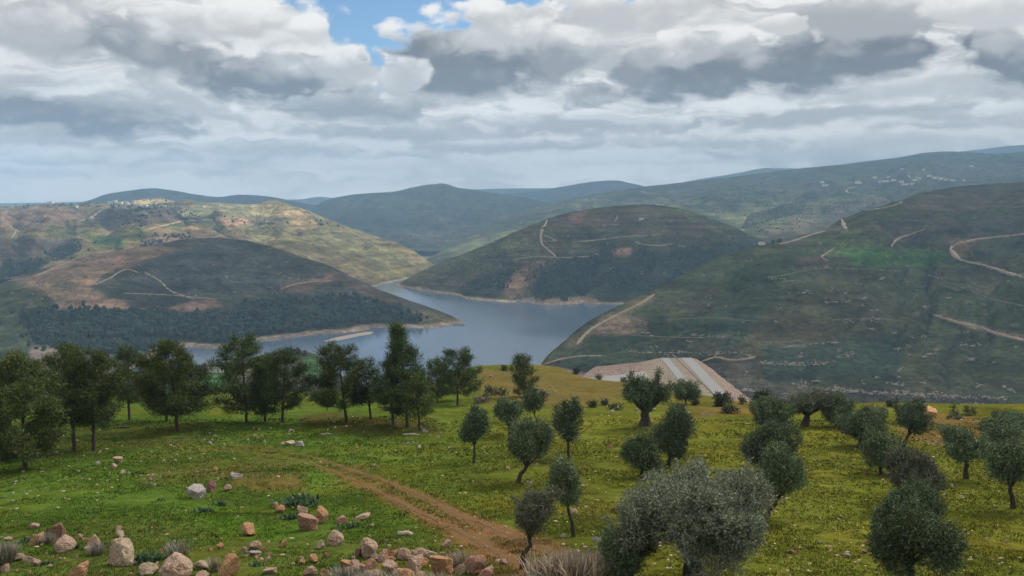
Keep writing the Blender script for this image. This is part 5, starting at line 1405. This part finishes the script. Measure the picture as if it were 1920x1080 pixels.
        rock(*a, deep=.55 if a[2] > 3 * a[3] else .85)
    # the wall-like line of stones on the terrace edge and the many small stones in the grass
    def zone(n, poly, size, cols_, label, group):
        q = np.array(poly, float); rg = np.random.default_rng(n + int(q.sum()) % 999); got = 0
        while got < n:
            x, y = rg.uniform(q.min(0), q.max(0))
            if polydist(np.array([x]), np.array([y]), poly)[0] < 0: continue
            w_ = rg.uniform(*size) * (1 if rg.random() < .85 else 1.5)
            rock(x, y, w_, w_ * rg.uniform(.38, .7), cols_[int(rg.integers(len(cols_)))], label, group, name='stone', cat='stone', sink=.3); got += 1
    zone(25, [(250, 888), (420, 870), (440, 905), (330, 915), (260, 912)], (3.2, 6.5), ['tan', 'pink', 'white'], 'small pale stone on the gravelly patch above the grey-white boulder', 'stones of the gravelly patch')
    zone(28, [(0, 850), (330, 830), (360, 850), (250, 900), (0, 960)], (3.2, 7), ['white', 'tan', 'white'], 'small pale stone in the left grass below the pines', 'stones below the left pines')
    zone(18, [(330, 808), (560, 800), (640, 825), (540, 838), (350, 830)], (3.2, 7), ['white', 'tan'], 'small pale stone between the pines and the track', 'stones between the pines and the track')
    zone(15, [(640, 790), (880, 800), (860, 850), (700, 860)], (3, 7), ['white', 'tan'], 'small pale stone on the grass right of the tallest pine', 'stones right of the pines')
    zone(24, [(900, 840), (1160, 800), (1180, 900), (1100, 1000), (930, 900)], (2.8, 6), ['tan', 'white', 'tan'], 'small pale stone in the grass among the left olives', 'stones among the left olives')
    zone(20, [(1460, 850), (1600, 860), (1660, 960), (1630, 1070), (1470, 1070)], (3, 7), ['tan', 'white', 'tan'], 'small pale stone on the open strip between the olive rows', 'stones of the open strip')
    zone(13, [(1770, 900), (1910, 960), (1910, 1075), (1800, 1075)], (3, 7), ['tan', 'white'], 'small pale stone in the grass at the right edge', 'stones at the right edge')
    zone(62, [(0, 990), (450, 1000), (640, 1060), (600, 1080), (0, 1080)], (4, 10), ['pink', 'pink', 'orange'], 'small pinkish stone near the bottom left rocks', 'stones near the bottom rocks')
    zone(44, [(655, 1030), (800, 1040), (905, 1050), (930, 1085), (650, 1085)], (11, 25), ['pink', 'orange', 'pink', 'red'], 'small rubble stone of the pile at the bottom edge', 'stones of the rubble pile')
    zone(14, [(1090, 760), (1330, 770), (1440, 785), (1100, 772)], (4, 9), ['white', 'tan'], 'small pale stone on the terrace edge behind the olives', 'stones of the terrace edge')
    zone(8, [(1680, 818), (1700, 822), (1800, 835), (1790, 838)], (4, 8), ['white', 'tan'], 'small pale stone in the line below the bare brown patch', 'stones below the brown patch')
    zone(11, [(890, 700), (1060, 700), (1060, 745), (900, 750)], (4, 10), ['white', 'tan', 'pink'], 'small pale stone on the knoll by the lone pine', 'stones of the knoll')

    rg = np.random.default_rng(314); vs, fs, k_ = [], [], 0       # pebbles smaller than the stones above
    while k_ < 380 * 12:
        y_ = 26 * (82 / 26.) ** rg.random(); x_ = rg.uniform(-.68, .68) * y_
        if fbm(np.array([x_ / 6]), np.array([y_ / 6]), None, 3, 44)[0] < rg.uniform(-.3, .6): continue
        q = rg.uniform(.02, .055) * (1 + y_ * .012)
        vs.append(ICO1[0] * (1 + .3 * rg.normal(size=(12, 1))) * q * np.array([1.4, 1, .7]) + [x_, y_, float(ground_z(np.array([x_]), np.array([y_]))[0]) + q * .3]); fs.append(ICO1[1] + k_); k_ += 12
    tag(mesh('pebbles', np.concatenate(vs), np.concatenate(fs), m_r['tan'], smooth=False), 'tiny pebbles strewn through the turf', 'pebbles', kind='stuff')

    # fallen, bleached logs
    m_log = mat('bleached_wood', lambda n, b: n.mix(n.noise(n.vmul(n.coord('Object'), (2, 14, 14)), 2, 5, .6), (.20, .16, .12), (.40, .35, .29)), .9, .1)
    for px, py, wd, lb, ang in [(612, 815, 20, 'short bleached log on the grass under the round-headed pine', .1), (771, 816, 30, 'long bleached log on the grass under the tallest pine', -.05), (760, 1003, 28, 'pale plank-like log on the grass above the rubble pile', -.1), (228, 803, 30, 'dark rotten log lying left of the broad pine', .25)]:
        p = on_ground(px, py); L_ = wd * px_m(px, py, p[1]); mb = MB(); s = np.linspace(-.5, .5, 7)
        mb.tube(np.stack([s * L_, .04 * np.sin(s * 9), .06 + .02 * np.cos(s * 7)], 1), np.array([.06, .075, .07, .08, .07, .06, .04]) * (1 + .4 * (wd > 25)), 8, .2, int(px))
        mb.tube([[L_ * .1, 0, .08], [L_ * .18, .12, .2]], [.03, .012], 5)
        o = mb.build('log', M_BARK if 'dark' in lb else m_log); o.location = p; o.rotation_euler = (0, 0, ang)
        tag(o, lb, 'log')

    # leafy tufts, dry shrubs
    m_tuft = mat('strap_leaves', lambda n, b: n.mix(n.ss(n.geo('Random Per Island'), 0, 1), (.022, .058, .020), (.050, .095, .034)), .6, .3)
    m_dry = mat('dry_twigs', lambda n, b: n.mix(n.ss(n.geo('Random Per Island'), 0, 1), (.16, .12, .085), (.36, .30, .22)), .9, .1)
    m_dryg = mat('grey_twigs', lambda n, b: n.mix(n.ss(n.geo('Random Per Island'), 0, 1), (.12, .11, .085), (.27, .25, .20)), .9, .1)

    def blades(name, px, py, wd, hh, n, m, label, cat, ln=.35, wr=.10, seed=0, group=None, stiff=.9):
        rg = np.random.default_rng(seed + 7000); b0 = on_ground(px, py + hh * .4); mp = px_m(px, py, b0[1]); W_ = wd * mp; H_ = hh * mp
        c = max(1, n // 14); cen = rg.normal(size=(c, 2)) * [W_ * .22, W_ * .2]
        o3 = np.repeat(cen, 14, 0); k_ = len(o3)
        az = rg.uniform(0, 2 * pi, k_); tilt = rg.uniform(.15, 1.1, k_) * stiff
        l3 = np.clip(H_ * rg.uniform(.6, 1.25, k_), .06, 3)
        d = np.stack([np.cos(az) * np.sin(tilt), np.sin(az) * np.sin(tilt), np.cos(tilt)], 1)
        side = np.stack([-np.sin(az), np.cos(az), 0 * az], 1) * (l3 * wr * .5)[:, None]
        base = np.column_stack([o3, ground_z(o3[:, 0] + b0[0], o3[:, 1] + b0[1]) - b0[2] - .02])
        mid = base + d * (l3 * .55)[:, None]; tip = base + d * l3[:, None] - np.array([0, 0, 1]) * (l3 * .22 * tilt)[:, None]
        v = np.stack([base - side * .5, base + side * .5, mid + side, mid - side, tip], 1).reshape(-1, 3)
        i = np.arange(k_)[:, None] * 5
        o = mesh(name, v, [i + np.array([[0, 1, 2, 3]]), i + np.array([[3, 2, 4]])], m, smooth=False); o.location = b0
        return tag(o, label, cat, group)
    for i, a in enumerate([
        (300, 935, 30, 10, 110, m_tuft, 'thin green tuft left of the grey-white boulder'), (380, 956, 32, 15, 260, m_tuft, 'dark leafy tuft in front of the grey-white boulder'), (366, 966, 20, 8, 110, m_tuft, 'lower small end of the dark tufts in front of the boulder'), (412, 943, 28, 12, 240, m_tuft, 'dark leafy tuft right of the grey-white boulder'), (220, 921, 10, 8, 60, m_tuft, 'small dark tuft alone on the left grass'), (288, 941, 12, 7, 60, m_tuft, 'small dark tuft beside the thin green tuft'),
        (285, 1046, 70, 24, 520, m_tuft, 'wide dark green patch of leaves right of the layered tan boulder'), (478, 1057, 26, 13, 240, m_tuft, 'dark leafy tuft right of the pointed boulder'), (655, 986, 62, 13, 380, m_tuft, 'bluish green leaf patch below the flat reddish stone'), (560, 938, 70, 22, 420, m_tuft, 'rank green growth behind the orange rock group'), (545, 968, 34, 16, 260, m_tuft, 'rank green growth left of the biggest reddish boulder'), (170, 960, 12, 9, 60, m_tuft, 'single small tuft in the left grass'),
        (140, 1024, 14, 18, 90, m_tuft, 'spiky tuft between the pink slab and the knobbly rock'), (48, 1012, 26, 14, 160, m_tuft, 'dark tuft left of the leaning orange rock'), (85, 1056, 40, 12, 260, m_tuft, 'green tuft beside the line of tan stones'), (690, 962, 40, 9, 160, m_tuft, 'low weeds above the greyish slab'), (22, 1030, 24, 14, 140, m_tuft, 'dark tuft at the left edge near the corner')]):
        px, py, wd, hh, n, m, lb = a
        blades('leafy_tuft', px, py, wd, hh * .72, n, m, lb, 'plant', wr=.13, seed=i, group='leafy tufts in the grass')
    for i, (px, py, wd, hh, n, m, lb) in enumerate([
        (1070, 1066, 150, 56, 2600, m_dry, 'big beige dry shrub at the bottom edge left of the big silvery olive'), (1020, 1084, 100, 26, 1100, m_dryg, 'grey dry shrub at the left of the big beige one'), (700, 1084, 120, 26, 800, m_dryg, 'dry grass growing through the left of the rubble pile'), (800, 1086, 110, 26, 800, m_dry, 'pale dry grass growing through the right of the rubble pile'), (860, 1050, 60, 34, 500, m_dry, 'thin dry stalks between the orange and reddish boulders'),
        (335, 1030, 44, 30, 420, m_dryg, 'twiggy grey plant above the square pink block'), (185, 1030, 30, 26, 260, m_dryg, 'brown dry weed on the layered tan boulder'), (88, 1010, 30, 26, 260, m_dryg, 'dry weed on the wide reddish-brown rock'), (10, 1040, 44, 44, 520, m_dryg, 'grey dry shrub at the left edge near the corner'), (400, 1060, 26, 30, 220, m_dry, 'dry stalks left of the pointed boulder'), (1130, 1050, 60, 40, 400, m_dryg, 'thin dry stalks between the beige shrub and the dark olive shoots'), (650, 1076, 60, 30, 500, m_dryg, 'dry grey grass left of the rubble pile')]):
        blades('dry_shrub', px, py, wd, hh, n, m, lb, 'dry shrub', wr=.028, seed=100 + i, group='dry shrubs at the bottom edge', stiff=.75)

    # --- the grass and its flowers
    rg = np.random.default_rng(77)
    m_grass = mat('grass_blades', lambda n, b: n.mix(1.0, n.attr('tint'), n.vec(*[n.ss(n.geo('Random Per Island'), 0, 1, .75, 1.3)] * 3), 'MULTIPLY'), 1.0, .0)
    N = 105000
    Yg = 16 * (78 / 16.) ** (rg.random(N) ** 1.05); ag = rg.uniform(-.74, .74, N); Xg = ag * Yg
    Zg = ground_z(Xg, Yg)
    gx, gy = to_pix(Xg, Yg, Zg)
    nz = fbm(Xg / 2.2, Yg / 2.2, None, 4, 12)
    keep = (nz > -.25) & (gy < 1130)
    for rut in (RUT_A, RUT_B):
        r_ = np.array(rut, float)
        dd = np.min([np.abs(gy - np.interp(gx, r_[:, 0], r_[:, 1]))], axis=0) / np.maximum(3, (gy - 800) * .06)
        keep &= ~((dd < .8) & (gx > 430) & (gx < 1040) & (rg.random(N) < .92))
    Xg, Yg, Zg, gx, gy, nz = [t[keep] for t in (Xg, Yg, Zg, gx, gy, nz)]
    wd_ = fbm(Xg / 1.3 + 7, Yg / 1.3, None, 3, 55); dr_ = fbm(Xg / 5 + 3, Yg / 5, None, 3, 57)
    B_ = 4; M_ = len(Xg)
    X4, Y4 = np.repeat(Xg, B_) + rg.normal(size=M_ * B_) * .05, np.repeat(Yg, B_) + rg.normal(size=M_ * B_) * .05
    Z4 = np.repeat(Zg, B_)
    hgt = (.032 + .0008 * Y4) * rg.uniform(.6, 1.5, len(X4)) * (1 + .5 * np.repeat(nz, B_) + 0.6 * np.repeat(sstep(wd_, .30, .55), B_)); az = rg.uniform(0, 2 * pi, len(X4)); wv = .006 + .00042 * Y4
    lean = rg.uniform(.1, .9, len(X4))
    b1 = np.column_stack([X4 - np.sin(az) * wv, Y4 + np.cos(az) * wv, Z4 - .02]); b2 = np.column_stack([X4 + np.sin(az) * wv, Y4 - np.cos(az) * wv, Z4 - .02])
    tp = np.column_stack([X4 + np.cos(az) * hgt * lean, Y4 + np.sin(az) * hgt * lean, Z4 + hgt])
    v = np.stack([b1, b2, tp], 1).reshape(-1, 3)
    kr = np.repeat(sstep(gx + 90 * nz, 560, 1150), B_)[:, None]
    tint = np.array((.058, .108, .014)) * (1 - kr) + np.array((.096, .106, .017)) * kr
    tint = tint * np.where(np.repeat(wd_, B_) > .38, .72, 1.0)[:, None]
    dry = (rg.random(len(X4)) < .06 + .5 * np.repeat(sstep(dr_, .15, .6), B_))[:, None]
    tint = np.where(dry, np.array((.13, .10, .04)), tint)
    tag(mesh('grass', v, np.arange(len(v)).reshape(-1, 3), m_grass, smooth=False, cols={'tint': np.repeat(tint, 3, 0)}), 'short green grass growing over the meadow', 'grass', kind='stuff')
    N = 1100
    Yf = 24 * (85 / 24.) ** rg.random(N); af = rg.uniform(-.70, .70, N); Xf = af * Yf
    kf = (fbm(Xf / 5, Yf / 5, None, 3, 60) + .55 * (af > .0)) > rg.uniform(-.4, .7, N)
    Xf, Yf = Xf[kf], Yf[kf]; Zf = ground_z(Xf, Yf) + .07 + .0008 * Yf
    r_ = (.014 + .0005 * Yf) * rg.uniform(.6, 1.5, len(Xf)); ph = rg.uniform(0, pi, len(Xf))
    v = np.stack([np.column_stack([Xf + np.cos(ph + j * pi / 3) * r_, Yf + np.sin(ph + j * pi / 3) * r_, Zf + rg.normal(size=len(Xf)) * .006]) for j in range(6)], 1).reshape(-1, 3)
    m_fl = mat('pale_petals', lambda n, b: n.mix(n.ss(n.geo('Random Per Island'), .3, .7), (.33, .30, .09), (.42, .38, .22)), .8, .1)
    tag(mesh('wildflowers', v, np.arange(len(v)).reshape(-1, 6), m_fl, smooth=False), 'pale specks of small wildflowers sprinkled over the turf', 'wildflowers', kind='stuff')

# ------------------------------------------------------------------ the air
if 'haze' in STAGES:
    mh = bpy.data.materials.new('valley_air'); mh.use_nodes = True
    n = NT(mh.node_tree)
    out = n.new('ShaderNodeOutputMaterial'); pv = n.new('ShaderNodeVolumePrincipled')
    pv.inputs['Color'].default_value = (.43, .70, 1.0, 1)
    pv.inputs['Density'].default_value = 1.2e-4
    pv.inputs['Anisotropy'].default_value = 0.0
    n.t.links.new(pv.outputs[0], out.inputs['Volume'])
    hb = MB(); hb.box((0, 4800, 378), (19600, 10600, 806))
    tag(hb.build('haze', mh, smooth=False), 'thin blue haze filling the valley air', 'haze', kind='stuff')
